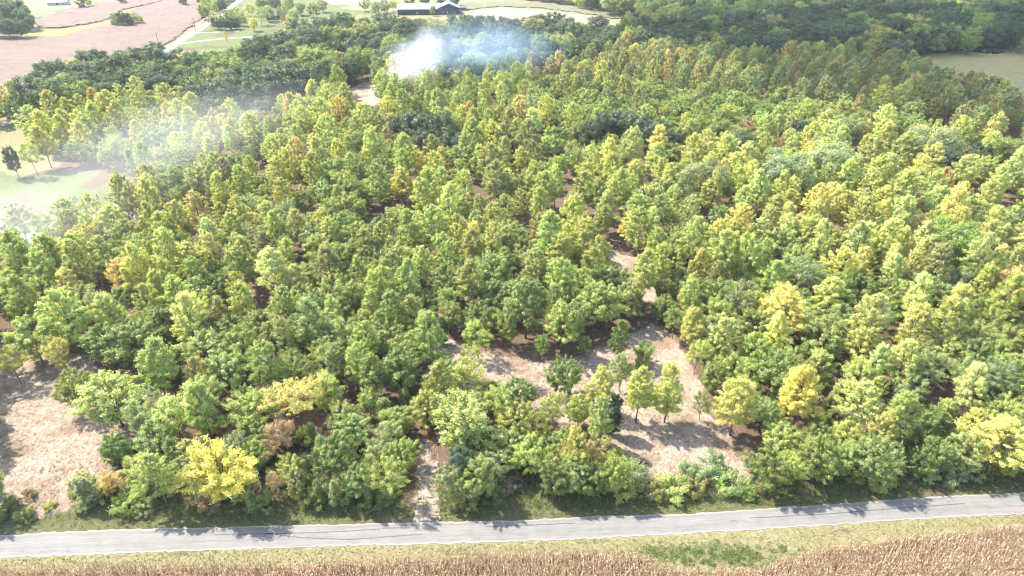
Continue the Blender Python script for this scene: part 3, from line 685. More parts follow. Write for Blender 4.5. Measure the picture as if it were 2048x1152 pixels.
# the ragged row of trees along the verge
for ga, gb in ((385, 470), (480, 800), (905, 1000), (1110, 1255), (1500, 2180), (-80, 0)):
    gx = ga
    while gx < gb:
        x, _ = U(gx, 1040 if gx < 1400 else 1010); y = float(yn(x))+random.uniform(4.6, 6.6)
        kd = random.choices(['maple', 'sparse', 'cedar'], [6, 1.5, 1.5])[0]
        if all((q[0]-x)**2+(q[1]-y)**2 > 9 for q in trees):
            trees.append([x, y, kd, random.choice(['mid_green', 'green', 'lime', 'olive', 'mid_green', 'grey_green', 'green']), random.uniform(8, 12.5)*(.8 if kd == 'cedar' else 1), None, random.uniform(.7, .95), True])
        gx += random.uniform(32, 62)
# zones for the canopy, read at crown height
Z_OAK = [[(30,215),(60,165),(130,135),(220,110),(330,100),(400,112),(470,90),(560,55),(650,35),(780,22),(930,45),(1150,55),(1250,60),(1430,45),(1600,30),(2300,10),(2300,105),(1840,100),(1790,115),(1700,95),(1560,110),(1400,90),(1240,100),(1130,125),(1000,145),(860,150),(700,140),(640,165),(600,190),(520,215),(430,215),(330,170),(200,190),(90,225)]]
Z_FARMIX = [(480,-20),(2300,-20),(2300,30),(1400,40),(1260,20),(1000,0),(600,20)]
Z_GREENMAT = [(1080,170),(1300,160),(1500,165),(1750,170),(1950,225),(1900,270),(1700,240),(1480,225),(1300,240),(1060,230)]
Z_PALE = [(1180,300),(1500,240),(2300,240),(2300,560),(1750,545),(1500,480),(1300,420),(1180,380)]
Z_OLIVEBAND = [(1040,120),(1300,90),(1500,110),(1700,100),(1850,130),(1990,180),(2300,230),(2300,290),(1950,260),(1850,215),(1600,180),(1300,170),(1080,170)]
Z_LEFTGREY = [(40,170),(600,170),(700,230),(640,330),(520,330),(420,300),(80,310),(30,240)]
Z_FG = [(-100,760),(2200,740),(2200,1100),(-100,1100)]
Z_RIGHTFG = [(1380,560),(2200,560),(2200,1000),(1450,980)]
Z_MIDGREEN = [(880,520),(1330,520),(1380,680),(900,760),(700,900),(500,830),(420,650),(600,560)]
def pin(p, poly): return inside(np.array([p]), poly)[0]
def choose(cx, cy):
    r = random.random(); nz = float(vnoise(cx, cy, 70, 11)); n2 = float(vnoise(cx, cy, 38, 12))
    if any(pin((cx, cy), z) for z in Z_OAK):
        return ('oak', random.choices(['dark_green', 'blue_green', 'green', 'olive'], [6, 4, 2, .6])[0]) if r < .93 else ('maple', 'green')
    if pin((cx, cy), Z_FARMIX): return random.choice([('oak', 'dark_green'), ('oak', 'grey_green'), ('oak', 'green'), ('maple', 'pale_lime'), ('poplar', 'grey_green')])
    if pin((cx, cy), Z_OLIVEBAND): return random.choices([('poplar', 'olive'), ('poplar', 'grey_green'), ('poplar', 'orange'), ('maple', 'green'), ('poplar', 'yellow_green')], [5, 3, .8, 2, 1.5])[0]
    if pin((cx, cy), Z_GREENMAT): return random.choices([('maple', 'mid_green'), ('maple', 'green'), ('poplar', 'olive'), ('maple', 'lime')], [6, 4, 1, 1])[0]
    if pin((cx, cy), Z_PALE):
        if n2 > .8: return 'oak', random.choice(['grey_green', 'green'])
        return random.choices([('poplar', 'pale_lime'), ('poplar', 'yellow_green'), ('poplar', 'pale_yellow'), ('maple', 'mid_green'), ('poplar', 'orange'), ('sparse', 'brown'), ('maple', 'lime')], [7, 3, 2, 2.2, .35, .6, 1.4])[0]
    if pin((cx, cy), Z_LEFTGREY): return random.choices([('maple', 'grey_green'), ('poplar', 'yellow_green'), ('sparse', 'grey_green'), ('poplar', 'pale_lime'), ('poplar', 'orange'), ('maple', 'mid_green'), ('sparse', 'brown')], [4, 3, 2, 3, .7, 2, .8])[0]
    if pin((cx, cy), Z_RIGHTFG): return random.choices([('maple', 'lime'), ('maple', 'mid_green'), ('poplar', 'pale_lime'), ('poplar', 'yellow_green'), ('maple', 'green'), ('sparse', 'grey_green'), ('poplar', 'golden'), ('cedar', 'green')], [4, 4, 1.6, 1.6, 1.2, .8, .12, .7])[0]
    if pin((cx, cy), Z_FG): return random.choices([('maple', 'mid_green'), ('maple', 'lime'), ('maple', 'green'), ('sparse', 'grey_green'), ('poplar', 'lime'), ('cedar', 'green'), ('sparse', 'olive')], [5, 3, 2.5, 1.2, 1.2, .8, .5])[0]
    if pin((cx, cy), Z_MIDGREEN): return random.choices([('maple', 'mid_green'), ('poplar', 'lime'), ('maple', 'green'), ('sparse', 'lime'), ('poplar', 'mid_green')], [4, 3, 2, 1, 2])[0]
    if nz > .62: return random.choices([('maple', 'mid_green'), ('maple', 'green'), ('maple', 'lime'), ('poplar', 'lime')], [4, 2, 2, 2])[0]
    return random.choices([('poplar', 'yellow_green'), ('poplar', 'lime'), ('maple', 'mid_green'), ('poplar', 'golden'), ('poplar', 'olive'), ('sparse', 'grey_green'), ('poplar', 'pale_lime'), ('poplar', 'orange')], [5, 4, 2, .15, .9, .7, .9, .12])[0]
RAD = dict(poplar=3.45, maple=3.6, oak=5.7, cedar=2.2, vine=1.2, sparse=2.9, shrub=1.3)
CELL = 8.0; cells = {}
def add_cell(i, t): cells.setdefault((int(t[0]//CELL), int(t[1]//CELL)), []).append(i)
for i, t_ in enumerate(trees): add_cell(i, t_)
OPEN = ['left', 'mid', 'track', 'lawn', 'lawnb', 'gap1', 'gap2', 'gap3', 'gap4', 'gap5', 'farf', 'roadg', 'barn', 'past', 'shade_edge', 'westg']
cand = np.stack([rng.uniform(-640, 640, 60000), np.sqrt(rng.uniform(90**2, 830**2, 60000))], 1)
extra = np.stack([rng.uniform(-150, 150, 9000), rng.uniform(88, 210, 9000)], 1)
cand = np.concatenate([extra, cand])
slant = np.hypot(cand[:, 1], H); cand = cand[np.abs(cand[:, 0]) < slant*.78+14]
openm = np.zeros(len(cand), bool)
for k_ in OPEN: openm |= inside(cand, GW[k_])
openm |= cand[:, 1] < yn(cand[:, 0])+5.5
for k_, d_ in (('track', 3.0), ('mid', .8)): openm |= pdist(cand, GW[k_]) < d_
cand = cand[~openm]
for x, y in cand:
    gx, gy = PX(x, y, 0); cx, cy = PX(x, y, 10)
    if gy > 1200 or cx < -140 or cx > 2190 or cy < -25: continue
    kd, tn = choose(cx, cy)
    r = RAD[kd]; ci, cj = int(x//CELL), int(y//CELL); ok = True
    sc = random.uniform(.72, 1.14)
    for a in (-1, 0, 1):
        for b in (-1, 0, 1):
            for j in cells.get((ci+a, cj+b), ()):
                q = trees[j]; dd = (r*sc+RAD[q[2]]*q[6]*q[4]/SPEC[q[2]]['h'])
                if (q[0]-x)**2+(q[1]-y)**2 < dd*dd: ok = False; break
            if not ok: break
        if not ok: break
    if not ok: continue
    h = SPEC[kd]['h']*sc
    if pin((cx, cy), Z_FG): h *= .88
    dn = y-yn(x)
    if dn < 22 and kd in ('poplar', 'maple', 'sparse'): h *= .88+.005*dn
    add_cell(len(trees), (x, y)); trees.append([x, y, kd, tn, h, None, random.uniform(.88, 1.18), False])
# far groups in the open country: grove and hedges in the crop field, wood at top left corner, trees by the far road
def G_(cx, cy, h, kind, tint, w_=1.0, label=None): T(cx, cy, h, kind, tint, label, w_)
for cx, cy, h, kd, tn, w_ in ((228,33,12,'oak','grey_green',.6),(240,34,12,'oak','dark_green',.6),(254,34,12,'oak','dark_green',.6),(266,33,10,'maple','mid_green',.8),(278,36,8,'maple','lime',.8),(234,42,6,'shrub','green',1.2),
  (130,64,5,'shrub','grey_green',1.6),(142,63,6,'shrub','dark_green',1.5),(155,61,5,'shrub','green',1.6),(166,60,5,'shrub','grey_green',1.5),
  (8,20,26,'oak','dark_green',.9),(30,18,24,'oak','dark_green',.9),(45,30,20,'oak','blue_green',.8),(12,48,18,'oak','blue_green',.8),(35,50,17,'oak','dark_green',.8),(-12,40,22,'oak','dark_green',.9),(26,52,10,'sparse','rust',1.2),(-25,20,24,'oak','dark_green',1.),(18,0,24,'oak','green',.9),(55,48,10,'maple','dark_green',1.),
  (160,3,10,'oak','dark_green',.6),(175,2,9,'maple','mid_green',.8),(243,-4,9,'oak','dark_green',.6),(60,4,6,'shrub','green',2.),(75,3,6,'shrub','green',2.),(95,3,6,'shrub','green',2.),(48,6,6,'shrub','mid_green',2.),
  (428,30,12,'sparse','grey_green',.9),(442,8,12,'oak','dark_green',.6),(365,-2,10,'oak','dark_green',.6),(400,-3,10,'oak','dark_green',.7),(420,0,11,'oak','dark_green',.6),
  (427,43,10,'oak','dark_green',.55),(437,45,10,'oak','dark_green',.55),(448,44,11,'oak','dark_green',.6),(460,42,11,'oak','dark_green',.6),(470,43,10,'oak','dark_green',.55),(455,30,14,'maple','olive',.9),(470,25,13,'maple','grey_green',.9),(483,32,13,'maple','grey_green',.9),(505,45,11,'maple','pale_lime',1.2),(520,28,15,'sparse','grey_green',1.3),(535,22,14,'maple','grey_green',1.),(562,20,13,'maple','grey_green',1.),(500,15,12,'maple','pale_lime',1.),(525,5,14,'oak','green',.7),(548,3,14,'oak','dark_green',.7),(575,6,14,'maple','grey_green',1.),(600,12,13,'oak','grey_green',.7),(565,38,9,'sparse','rust',.9),(450,66,6,'poplar','yellow_green',.9),(451,75,5,'poplar','orange',.9),(424,88,4,'shrub','dark_green',1.1),(625,15,14,'oak','grey_green',.7),(590,30,12,'oak','green',.7),(580,45,12,'maple','lime',1.),(645,8,12,'oak','grey_green',.7),
  (768,8,13,'oak','grey_green',.8),(785,6,12,'maple','pale_lime',1.),(750,12,13,'oak','grey_green',.8),(730,6,12,'maple','grey_green',1.),(865,19,9,'maple','grey_green',.8),(820,0,12,'oak','dark_green',.8),(850,-3,12,'oak','dark_green',.8),(880,-4,12,'oak','dark_green',.8),(910,-3,11,'oak','dark_green',.8),
  (1798,60,16,'sparse','rust',.8),(1810,92,14,'sparse','rust',1.1),(1790,30,11,'maple','rust',.7),(1860,70,20,'oak','dark_green',1.),(1880,75,18,'oak','grey_green',.9),(1900,62,20,'oak','grey_green',1.),(1920,78,16,'oak','green',.9),(1840,80,18,'oak','dark_green',1.),(1965,60,20,'oak','green',.95),(1940,85,14,'maple','green',1.),(2000,65,20,'oak','dark_green',1.),(2035,72,18,'oak','dark_green',1.),(2050,85,13,'oak','green',.9),(1840,110,4,'shrub','dark_green',1.5),(1985,170,14,'maple','green',1.),(2025,208,12,'oak','dark_green',.8)):
    G_(cx, cy, h, kd, tn, w_)
# shrubs: along the road and under the near trees
nsh = 0
for _ in range(4000):
    x = random.uniform(-150, 155); y = yn(x)+4.5+abs(random.gauss(0, 1))*9
    gx, gy = PX(x, y, 0)
    if 800 < gx < 905 or (gx < 170 and random.random() < .9) or (1255 < gx < 1560 and gy < 985 and random.random() < .93): continue
    if gx > 2180 or gx < -90 or gy < 880: continue
    if (1255 < gx < 1480 or 960 < gx < 1160 or 900 > gx > 800) and random.random() < .55: continue
    if any((q[0]-x)**2+(q[1]-y)**2 < (3.0 if q[2] == 'shrub' else 2.0)**2 for q in trees if q[2] == 'shrub' or q[1] < 200): continue
    tn = random.choices(['mid_green', 'green', 'olive', 'grey_green', 'lime', 'brown', 'dark_green'], [4, 3, 2, 2, 2, .8, 1.5])[0]
    if (pin((x, y), GW['left']) or pin((x, y), GW['mid'])) and random.random() < .96: continue
    trees.append([x, y, 'shrub', tn, random.uniform(2.0, 5.0), None, random.uniform(.8, 1.2), False]); nsh += 1
    if nsh > 190: break
# undergrowth in the nearer wood
for _ in range(2600):
    i = random.randrange(len(cand)); x, y = cand[i]
    if y > 330 or abs(x) > 260 or y < yn(x)+14: continue
    trees.append([x, y, 'shrub', random.choice(['mid_green', 'green', 'olive', 'brown', 'lime']), random.uniform(1.6, 4.2), None, 1.0, False])

# ------------------------------------------------------------------ labels that single a tree out: landmark + side + order
LM = [(440,938,'the golden roadside tree'),(855,970,'the dirt track mouth'),(1150,700,'the central clearing'),(110,870,'the left bare ground'),(110,370,'the smoky lawn'),(830,110,'the smoke plume'),(850,25,'the two dark barns'),(1975,102,'the farm pond'),(1930,145,'the shaded pasture'),(390,55,'the far utility pole'),(250,35,'the grove in the crop field'),(860,270,'the dark oak clump'),(1240,262,'the long dark oak row'),(1575,620,'the brightest golden poplar'),(1605,785,'the gold topped poplar'),(205,515,'the two orange trees'),(1052,605,'the prominent green poplar'),(30,20,'the top left corner wood'),(1788,7,'the white roofed farm'),(1860,640,'the large pale poplar pair'),(920,925,'the dark tree by the track'),(1340,770,'the two bare trunked poplars'),(880,325,'the lone orange poplar'),(610,130,'the amber tree'),(1120,128,'the rust coloured poplar'),(1440,350,'the orange tinged poplar'),(645,445,'the small golden poplar'),(400,355,'the wide grey green tree'),(1400,530,'the golden poplar right of centre'),(1995,880,'the big pale yellow tree'),(1598,925,'the bright roadside sapling'),(590,795,'the pale yellow thin tree'),(540,672,'the olive brown poplar'),(430,540,'the matching poplar pair'),(1880,525,'the dull olive poplar'),(2025,570,'the orange poplar at right edge'),(350,150,'the end of the far road'),(222,790,'the broad tree at the clearing')]
ORD = ['nearest', 'second nearest', 'third nearest', 'fourth nearest', 'fifth nearest', 'sixth nearest', 'seventh nearest', 'eighth nearest', 'ninth nearest', 'tenth nearest', 'eleventh nearest', 'twelfth nearest', 'thirteenth nearest', 'fourteenth nearest', 'fifteenth nearest', 'sixteenth nearest', 'seventeenth nearest', 'eighteenth nearest', 'nineteenth nearest', 'twentieth nearest']
SIDE = ['right of', 'above right of', 'above', 'above left of', 'left of', 'below left of', 'below', 'below right of']
info = []
for i, t_ in enumerate(trees):
    x, y, kd, tn, h, lb, wd, hd = t_
    cx, cy = PX(x, y, h*.6); _, ty = PX(x, y, h); sl = math.hypot(y, H)
    vis = -20 < cx < 2068 and cy > -6 and ty < 1152
    size = h*wd/sl*(1.0 if kd != 'shrub' else .8)
    info.append((vis, size, cx, cy, sl))
LIMIT = 290
chosen = set()
for kd in SPEC:
    ids = [i for i, t_ in enumerate(trees) if t_[2] == kd and info[i][0]]
    ids.sort(key=lambda i: (-(trees[i][5] is not None), -info[i][1])); chosen |= set(ids[:LIMIT if kd != 'shrub' else 150])
buckets = {}
for i in chosen:
    t_ = trees[i]
    if t_[5]: continue
    cx, cy = info[i][2], info[i][3]
    l = min(LM, key=lambda q: math.hypot(q[0]-cx, (q[1]-cy)*1.2)); a = math.atan2(l[1]-cy, cx-l[0]); sd_ = SIDE[int(round(a/(PI/4))) % 8]
    buckets.setdefault((l[2], sd_, t_[2], t_[3]), []).append((math.hypot(l[0]-cx, l[1]-cy), i))
for (lm, sd_, kd, tn), lst in buckets.items():
    lst.sort()
    for q, (_, i) in enumerate(lst):
        od = '' if len(lst) == 1 else (ORD[min(q, 19)]+' ')
        trees[i][5] = f'{od}{CNAME[tn]} {NAMES[kd][1]} {sd_} {lm}'
        trees[i].append(f'{CNAME[tn]} {NAMES[kd][1]}s {sd_} {lm}')

def jitter_tint(tn, kd=None):
    c = np.array(TINT[tn])*1.1; f = random.uniform(.84, 1.16); c = c*f*np.array([random.uniform(.95, 1.17), 1.02, random.uniform(.8, 1.08)])
    return [float(v) for v in c]
rest = {}
def place(i):
    x, y, kd, tn, h, lb, wd = trees[i][:7]; s = h/SPEC[kd]['h']; sl = info[i][4]; nm = NAMES[kd]; rot = random.uniform(0, 2*PI)
    e_ = random.uniform(.9, 1.1); scale = (s*wd*e_, s*wd/e_, s) if kd != 'oak' else (wd*s, wd*s, s)
    c = jitter_tint(tn); grp = dict(poplar='poplars in the young wood', maple='bushy broadleaf trees in the wood', oak='dark oaks', cedar='cedars', vine='vine wrapped trunks', sparse='thin crowned trees', shrub='shrubs under and beside the trees')[kd]
    if sl > 330 and kd in LOD:
        o = link(nm[0], random.choice(LOD[kd]), None, (x, y, -.1), rot, scale); o['tint'] = c; tag(o, lb, nm[2], grp); return o
    tm, cm = random.choice(PROTO[kd])
    r = bpy.data.objects.new(nm[0], None); COL.objects.link(r); r.location = (x, y, -.12 if kd != 'shrub' else -.15); r.rotation_euler = (0, 0, rot); r.scale = scale
    if lb and 'cedar on bare ground' in lb: r.rotation_euler = (math.radians(4), math.radians(-20), 0)
    tag(r, lb, nm[2], grp)
    a = link('trunk' if kd != 'shrub' else 'stems', tm, r); b = link('crown', cm, r); a['tint'] = c; b['tint'] = c
    return r
farobj = {}
for i in sorted(chosen):
    o = place(i)
    if o.type == 'MESH': farobj.setdefault(trees[i][2], {}).setdefault(o.data.name, o)
for i, t_ in enumerate(trees):
    if i not in chosen: rest.setdefault(t_[2] if t_[2] in LOD else 'maple', []).append(i)
def scatter(name, idx, kd):
    me = bpy.data.meshes.new(name); P = [(trees[i][0], trees[i][1], -.1) for i in idx]; me.from_pydata(P, [], [])
    cols = np.array([jitter_tint(trees[i][3])+[1.0] for i in idx], 'f'); at = me.attributes.new('tint', 'FLOAT_COLOR', 'POINT'); at.data.foreach_set('color', cols.ravel())
    sc = np.array([trees[i][4]/SPEC[kd]['h'] if trees[i][2] == kd else .7 for i in idx], 'f'); at = me.attributes.new('siz', 'FLOAT', 'POINT'); at.data.foreach_set('value', sc)
    at = me.attributes.new('rotz', 'FLOAT', 'POINT'); at.data.foreach_set('value', rng.uniform(0, 6.28, len(idx)).astype('f'))
    at = me.attributes.new('pick', 'INT', 'POINT'); at.data.foreach_set('value', rng.integers(0, len(farobj[kd]), len(idx)).astype('i'))
    o = link(name, me); ng = bpy.data.node_groups.new(name, 'GeometryNodeTree')
    ng.interface.new_socket('Geometry', in_out='INPUT', socket_type='NodeSocketGeometry'); ng.interface.new_socket('Geometry', in_out='OUTPUT', socket_type='NodeSocketGeometry')
    n = ng.nodes; gi = n.new('NodeGroupInput'); go = n.new('NodeGroupOutput'); iop = n.new('GeometryNodeInstanceOnPoints'); jn = n.new('GeometryNodeJoinGeometry'); L = ng.links.new
    for ob in farobj[kd].values():
        oi = n.new('GeometryNodeObjectInfo'); oi.inputs['Object'].default_value = ob; oi.inputs['As Instance'].default_value = True; oi.transform_space = 'ORIGINAL'; L(oi.outputs['Geometry'], jn.inputs[0])
    def na(nm_, ty):
        a = n.new('GeometryNodeInputNamedAttribute'); a.data_type = ty; a.inputs['Name'].default_value = nm_; return a.outputs['Attribute']
    cx_ = n.new('ShaderNodeCombineXYZ'); L(na('rotz', 'FLOAT'), cx_.inputs[2]); er = n.new('FunctionNodeEulerToRotation'); L(cx_.outputs[0], er.inputs[0])
    L(gi.outputs[0], iop.inputs['Points']); L(jn.outputs[0], iop.inputs['Instance']); iop.inputs['Pick Instance'].default_value = True
    L(na('pick', 'INT'), iop.inputs['Instance Index']); L(er.outputs[0], iop.inputs['Rotation']); L(na('siz', 'FLOAT'), iop.inputs['Scale']); L(iop.outputs[0], go.inputs[0])
    md = o.modifiers.new('scatter', 'NODES'); md.node_group = ng; tag(o, kind='stuff')
for kd, idx in rest.items():
    if kd in farobj: scatter({'poplar': 'distant_poplars', 'maple': 'distant_trees', 'oak': 'distant_oaks', 'sparse': 'distant_thin_trees', 'shrub': 'undergrowth'}[kd], idx, kd)
    else: print('no far object for', kd, len(idx))
print('trees', len(trees), 'objects', len(chosen), {k: len(v) for k, v in rest.items()})

# ------------------------------------------------------------------ near cornfield: dry standing corn
def corn_material():
    m, t = mat('dry_corn'); k = N(t); v = k.attr('v').outputs['Fac']
    c = k.ramp(v, [(0., (.13, .065, .03)), (.35, (.35, .22, .12)), (.65, (.48, .365, .225)), (.93, (.68, .60, .43))])
    gl = k.math('GREATER_THAN', v, .985); c = k.mix(gl, c, (.16, .24, .07))
    d = k.n('ShaderNodeBsdfDiffuse', {'Color': c}).outputs[0]; tr = k.n('ShaderNodeBsdfTranslucent', {'Color': c}).outputs[0]
    k.out(k.n('ShaderNodeMixShader', {0: .3, 1: d, 2: tr}).outputs[0]); return m
CORNM = corn_material()
def corn_plant():
    tris = []; hh = random.uniform(2.0, 2.5)
    def quad(a, b, c, d): tris.append([a, b, c, d])
    for q in range(2):
        an = q*PI/2; dx, dy = .022*math.cos(an), .022*math.sin(an)
        quad((-dx, -dy, 0), (dx, dy, 0), (dx*.5, dy*.5, hh), (-dx*.5, -dy*.5, hh))
    for q in range(8):
        z = .35+q*.22; an = (q % 2)*PI+random.uniform(-.6, .6)+seedrot; L = random.uniform(.4, .7); c, s = math.cos(an), math.sin(an); w_ = .055
        p0 = np.array([0, 0, z]); p1 = np.array([c*L*.45, s*L*.45, z+.22]); p2 = np.array([c*L*.9, s*L*.9, z-random.uniform(.05, .5)]); sd_ = np.array([-s*w_, c*w_, 0])
        quad(p0-sd_, p0+sd_, p1+sd_*1.1, p1-sd_*1.1); quad(p1-sd_*1.1, p1+sd_*1.1, p2+sd_*.4, p2-sd_*.4)
    quad((-.06, 0, hh-.02), (.02, .04, hh-.05), (.08, .02, hh+.25), (-.03, -.02, hh+.28))
    ez = random.uniform(.9, 1.2); an = seedrot+1; quad((0, 0, ez), (.07*math.cos(an), .07*math.sin(an), ez+.02), (.16*math.cos(an), .16*math.sin(an), ez+.22), (.06*math.cos(an), .06*math.sin(an), ez+.24))
    return np.array(tris, float)
protos = []
for q in range(6): seedrot = random.uniform(0, PI); protos.append(corn_plant())
allV, allv = [], []
rows = np.arange(40, 96, .80)
for ry in rows:      # rows run roughly along the road on the left, curving up to the right
    xx = np.arange(-112, 122, .27); yy = ry+.055*xx*0+rng.normal(size=len(xx))*.05
    sel = (yy < yc(xx)-.2+.5*(vnoise(xx, yy, 3, 8)-.5)) & (yy > 50.5) & (rng.random(len(xx)) < .93) & (vnoise(xx, yy, 2.6, 14) > .06)
    lim = np.abs(xx) < (np.hypot(yy, H)*.75+6); sel &= lim
    for x, y in zip(xx[sel], yy[sel]):
        p = protos[random.randrange(6)]; a = random.uniform(-.9, .9)+PI*(random.random() < .5); s = random.uniform(.72, 1.0); c_, s_ = math.cos(a)*s, math.sin(a)*s
        tilt = random.gauss(0, .06); q = p.copy(); X = p[..., 0]*c_-p[..., 1]*s_+p[..., 2]*tilt; Y = p[..., 0]*s_+p[..., 1]*c_; q[..., 0] = X+x; q[..., 1] = Y+y; q[..., 2] = p[..., 2]*s
        allV.append(q.reshape(-1, 3)); base = random.random()*.25; allv.append(np.clip(base+rng.random(len(p))*.75, 0, 1))
V = np.concatenate(allV); v = np.concatenate(allv)
print('corn plants', len(allV))
tag(link('dry_corn', quads_mesh('dry_corn', V, v, v, CORNM)), kind='stuff')
# soil and fallen leaves under the corn
xx = np.linspace(-118, 128, 120); mb = MB(); Vt = [(x, yc(x)-.3, .012) for x in xx]+[(x, 42, .012) for x in xx]
mb.add(Vt, [(i+120, i+121, i+1, i) for i in range(119)])
tag(link('corn_soil', mb.mesh('corn_soil', flatmat('crop_residue', (.30, .17, .10), (.13, .075, .05), .95, (2, 2, 2)))), kind='structure')

# ------------------------------------------------------------------ weeds and grass tufts on the verges
def tufts(name, pts, hgt, nb, tints, spread=.35, leaf=.14):
    n = len(pts)*nb; base = np.repeat(np.array(pts), nb, 0); hs = np.repeat(hgt, nb); sz = rng.uniform(.5, 1.2, n)
    P = np.concatenate([base, np.zeros((n, 1))], 1); P[:, :2] += rng.normal(size=(n, 2))*spread*np.minimum(1.2, hs)[:, None]; P[:, 2] = rng.random(n)*hs*.8+.02
    nr = unit(rng.normal(size=(n, 3))+np.array([0, 0, .6])); t = unit(np.cross(nr, rng.normal(size=(n, 3)))); t[:, 2] += .4; b = np.cross(nr, t)
    L = leaf*sz*(.6+hs*.5); V = np.empty((n, 4, 3)); V[:, 0] = P-t*L[:, None]; V[:, 1] = P+b*(L*.42)[:, None]; V[:, 2] = P+t*L[:, None]; V[:, 3] = P-b*(L*.42)[:, None]
    cv = np.repeat(rng.random(len(pts)), nb); v = np.clip(cv*.75+rng.random(n)*.25, 0, 1)
    m, tt = mat(name); k = N(tt); va = k.attr('v').outputs['Fac']; c = k.ramp(va, [(i/(len(tints)-1), q) for i, q in enumerate(tints)])
    d = k.n('ShaderNodeBsdfDiffuse', {'Color': c}).outputs[0]; tr = k.n('ShaderNodeBsdfTranslucent', {'Color': c}).outputs[0]; k.out(k.n('ShaderNodeMixShader', {0: .3, 1: d, 2: tr}).outputs[0])
    tag(link(name, quads_mesh(name, V.reshape(-1, 3), v, v, m)), kind='stuff')
GRT = [(.05, .08, .022), (.10, .135, .035), (.17, .185, .055), (.27, .235, .10), (.19, .13, .075)]
pts, hg = [], []
while len(pts) < 4200:      # north verge and the green belts
    x = random.uniform(-125, 130); y = yn(x)+.5+abs(random.gauss(0, 1))*7; gx, gy = PX(x, y, 0)
    if 838 < gx < 874 and abs(gx-856) > 4 and gy < 1050 or gy < 930: continue
    if gx < 220 and random.random() < .75: continue
    if 1250 < gx < 1560 and gy < 968: continue
    dn = y-yn(x)
    if dn < 3 and random.random() < .5: continue
    pts.append((x, y)); hg.append(random.uniform(.15, .45) if dn < 3.5 else random.uniform(.3, 1.2))
tufts('verge_weeds', pts, np.array(hg), 22, GRT)
pts, hg = [], []
while len(pts) < 5200:      # strip between road and corn
    x = random.uniform(-115, 125); a, b = ys(x)-.3, yc(x); y = random.uniform(b-.5, a); pts.append((x, y)); hg.append(random.uniform(.06, .16) if y > b+1.2 else random.uniform(.15, .5))
tufts('mown_grass', pts, np.array(hg), 9, [(.14, .145, .05), (.24, .22, .09), (.31, .27, .14), (.38, .32, .20)], .5, .13)
pts = []
while len(pts) < 560:       # bindweed patch in the corner of the corn
    gx, gy = random.gauss(1420, 95), random.gauss(1108, 14); x, y = U(gx, gy, .5)
    if y < ys(x)-1.2 and 1200 < gx < 1680: pts.append((x, y))
tufts('ditch_weeds', pts, rng.uniform(.2, .9, len(pts)), 26, [(.07, .11, .03), (.11, .17, .045), (.18, .22, .07), (.28, .26, .12)], .5, .15)
pts = []
for nm, n_ in (('left', 900), ('mid', 800), ('lawnb', 200), ('track', 60)):
    P = GW[nm]; lo, hi = P.min(0), P.max(0); lo[0] = max(lo[0], -150); c = 0
    while c < n_:
        p = rng.uniform(lo, hi)
        if inside(p, P)[0]:
            if vnoise(p[0], p[1], 7, 31) > .55: pts.append(tuple(p))
            c += 1
tufts('clearing_weeds', pts, rng.uniform(.15, .6, len(pts)), 14, GRT, .5)
# chopped stalks and twigs lying on bare ground
Vl, vl = [], []
for nm, n_ in (('left', 5200), ('mid', 5200), ('track', 500), ('gap2', 500)):
    P = GW[nm]; lo, hi = P.min(0), P.max(0); lo[0] = max(lo[0], -150); p = rng.uniform(lo, hi, (n_*3, 2)); p = p[inside(p, P)][:n_]
    a = rng.normal(.2, .8, len(p))+2*vnoise(p[:, 0], p[:, 1], 12, 41); L = rng.uniform(.1, .45, len(p)); ww = rng.uniform(.02, .06, len(p)); z = .1+rng.random(len(p))*.12
    dx, dy = np.cos(a), np.sin(a); q = np.zeros((len(p), 4, 3)); up = rng.uniform(-.06, .15, len(p))
    for j, (sx, sy) in enumerate(((-1, -1), (1, -1), (1, 1), (-1, 1))):
        q[:, j, 0] = p[:, 0]+dx*L*sx-dy*ww*sy; q[:, j, 1] = p[:, 1]+dy*L*sx+dx*ww*sy; q[:, j, 2] = z+up*sx
    Vl.append(q.reshape(-1, 3)); vl.append(rng.random(len(p)))
V = np.concatenate(Vl); v = np.concatenate(vl)
m, tt = mat('chopped_stalks'); k = N(tt); c = k.ramp(k.attr('v').outputs['Fac'], [(0., (.16, .09, .06)), (.4, (.40, .28, .18)), (1., (.72, .62, .48))]); k.out(k.principled(c, .9))
tag(link('chopped_stalks', quads_mesh('chopped_stalks', V, v, v, m)), kind='stuff')

# ------------------------------------------------------------------ bare trees, logs, brush, bucket, cattle
def bare_mesh(h, seed, spread=.55, depth=4, m=BARKW):
    random.seed(seed); tr = MB(); br = MB()
    def grow(p, d, L, r, lv, mbx):
        q = p+d*L; mbx.tube([p, (p+q)/2+Vector((random.uniform(-1, 1), random.uniform(-1, 1), 0))*L*.06, q], [r, r*.8, r*.6], 5 if lv == 0 else 3, cap=False)
        if lv >= depth: return
        for _ in range(3 if lv else 4):
            nd = (d+Vector((random.gauss(0, spread), random.gauss(0, spread), random.uniform(-.1, .45)))).normalized(); st = p+(q-p)*random.uniform(.55, 1)
            grow(st, nd, L*random.uniform(.55, .8), r*.5, lv+1, br)
    grow(Vector((0, 0, -.1)), Vector((random.uniform(-.1, .1), 0, 1)).normalized(), h*.36, h*.012, 0, tr)
    return tr.mesh('trunk', m, True), br.mesh('branches', m)
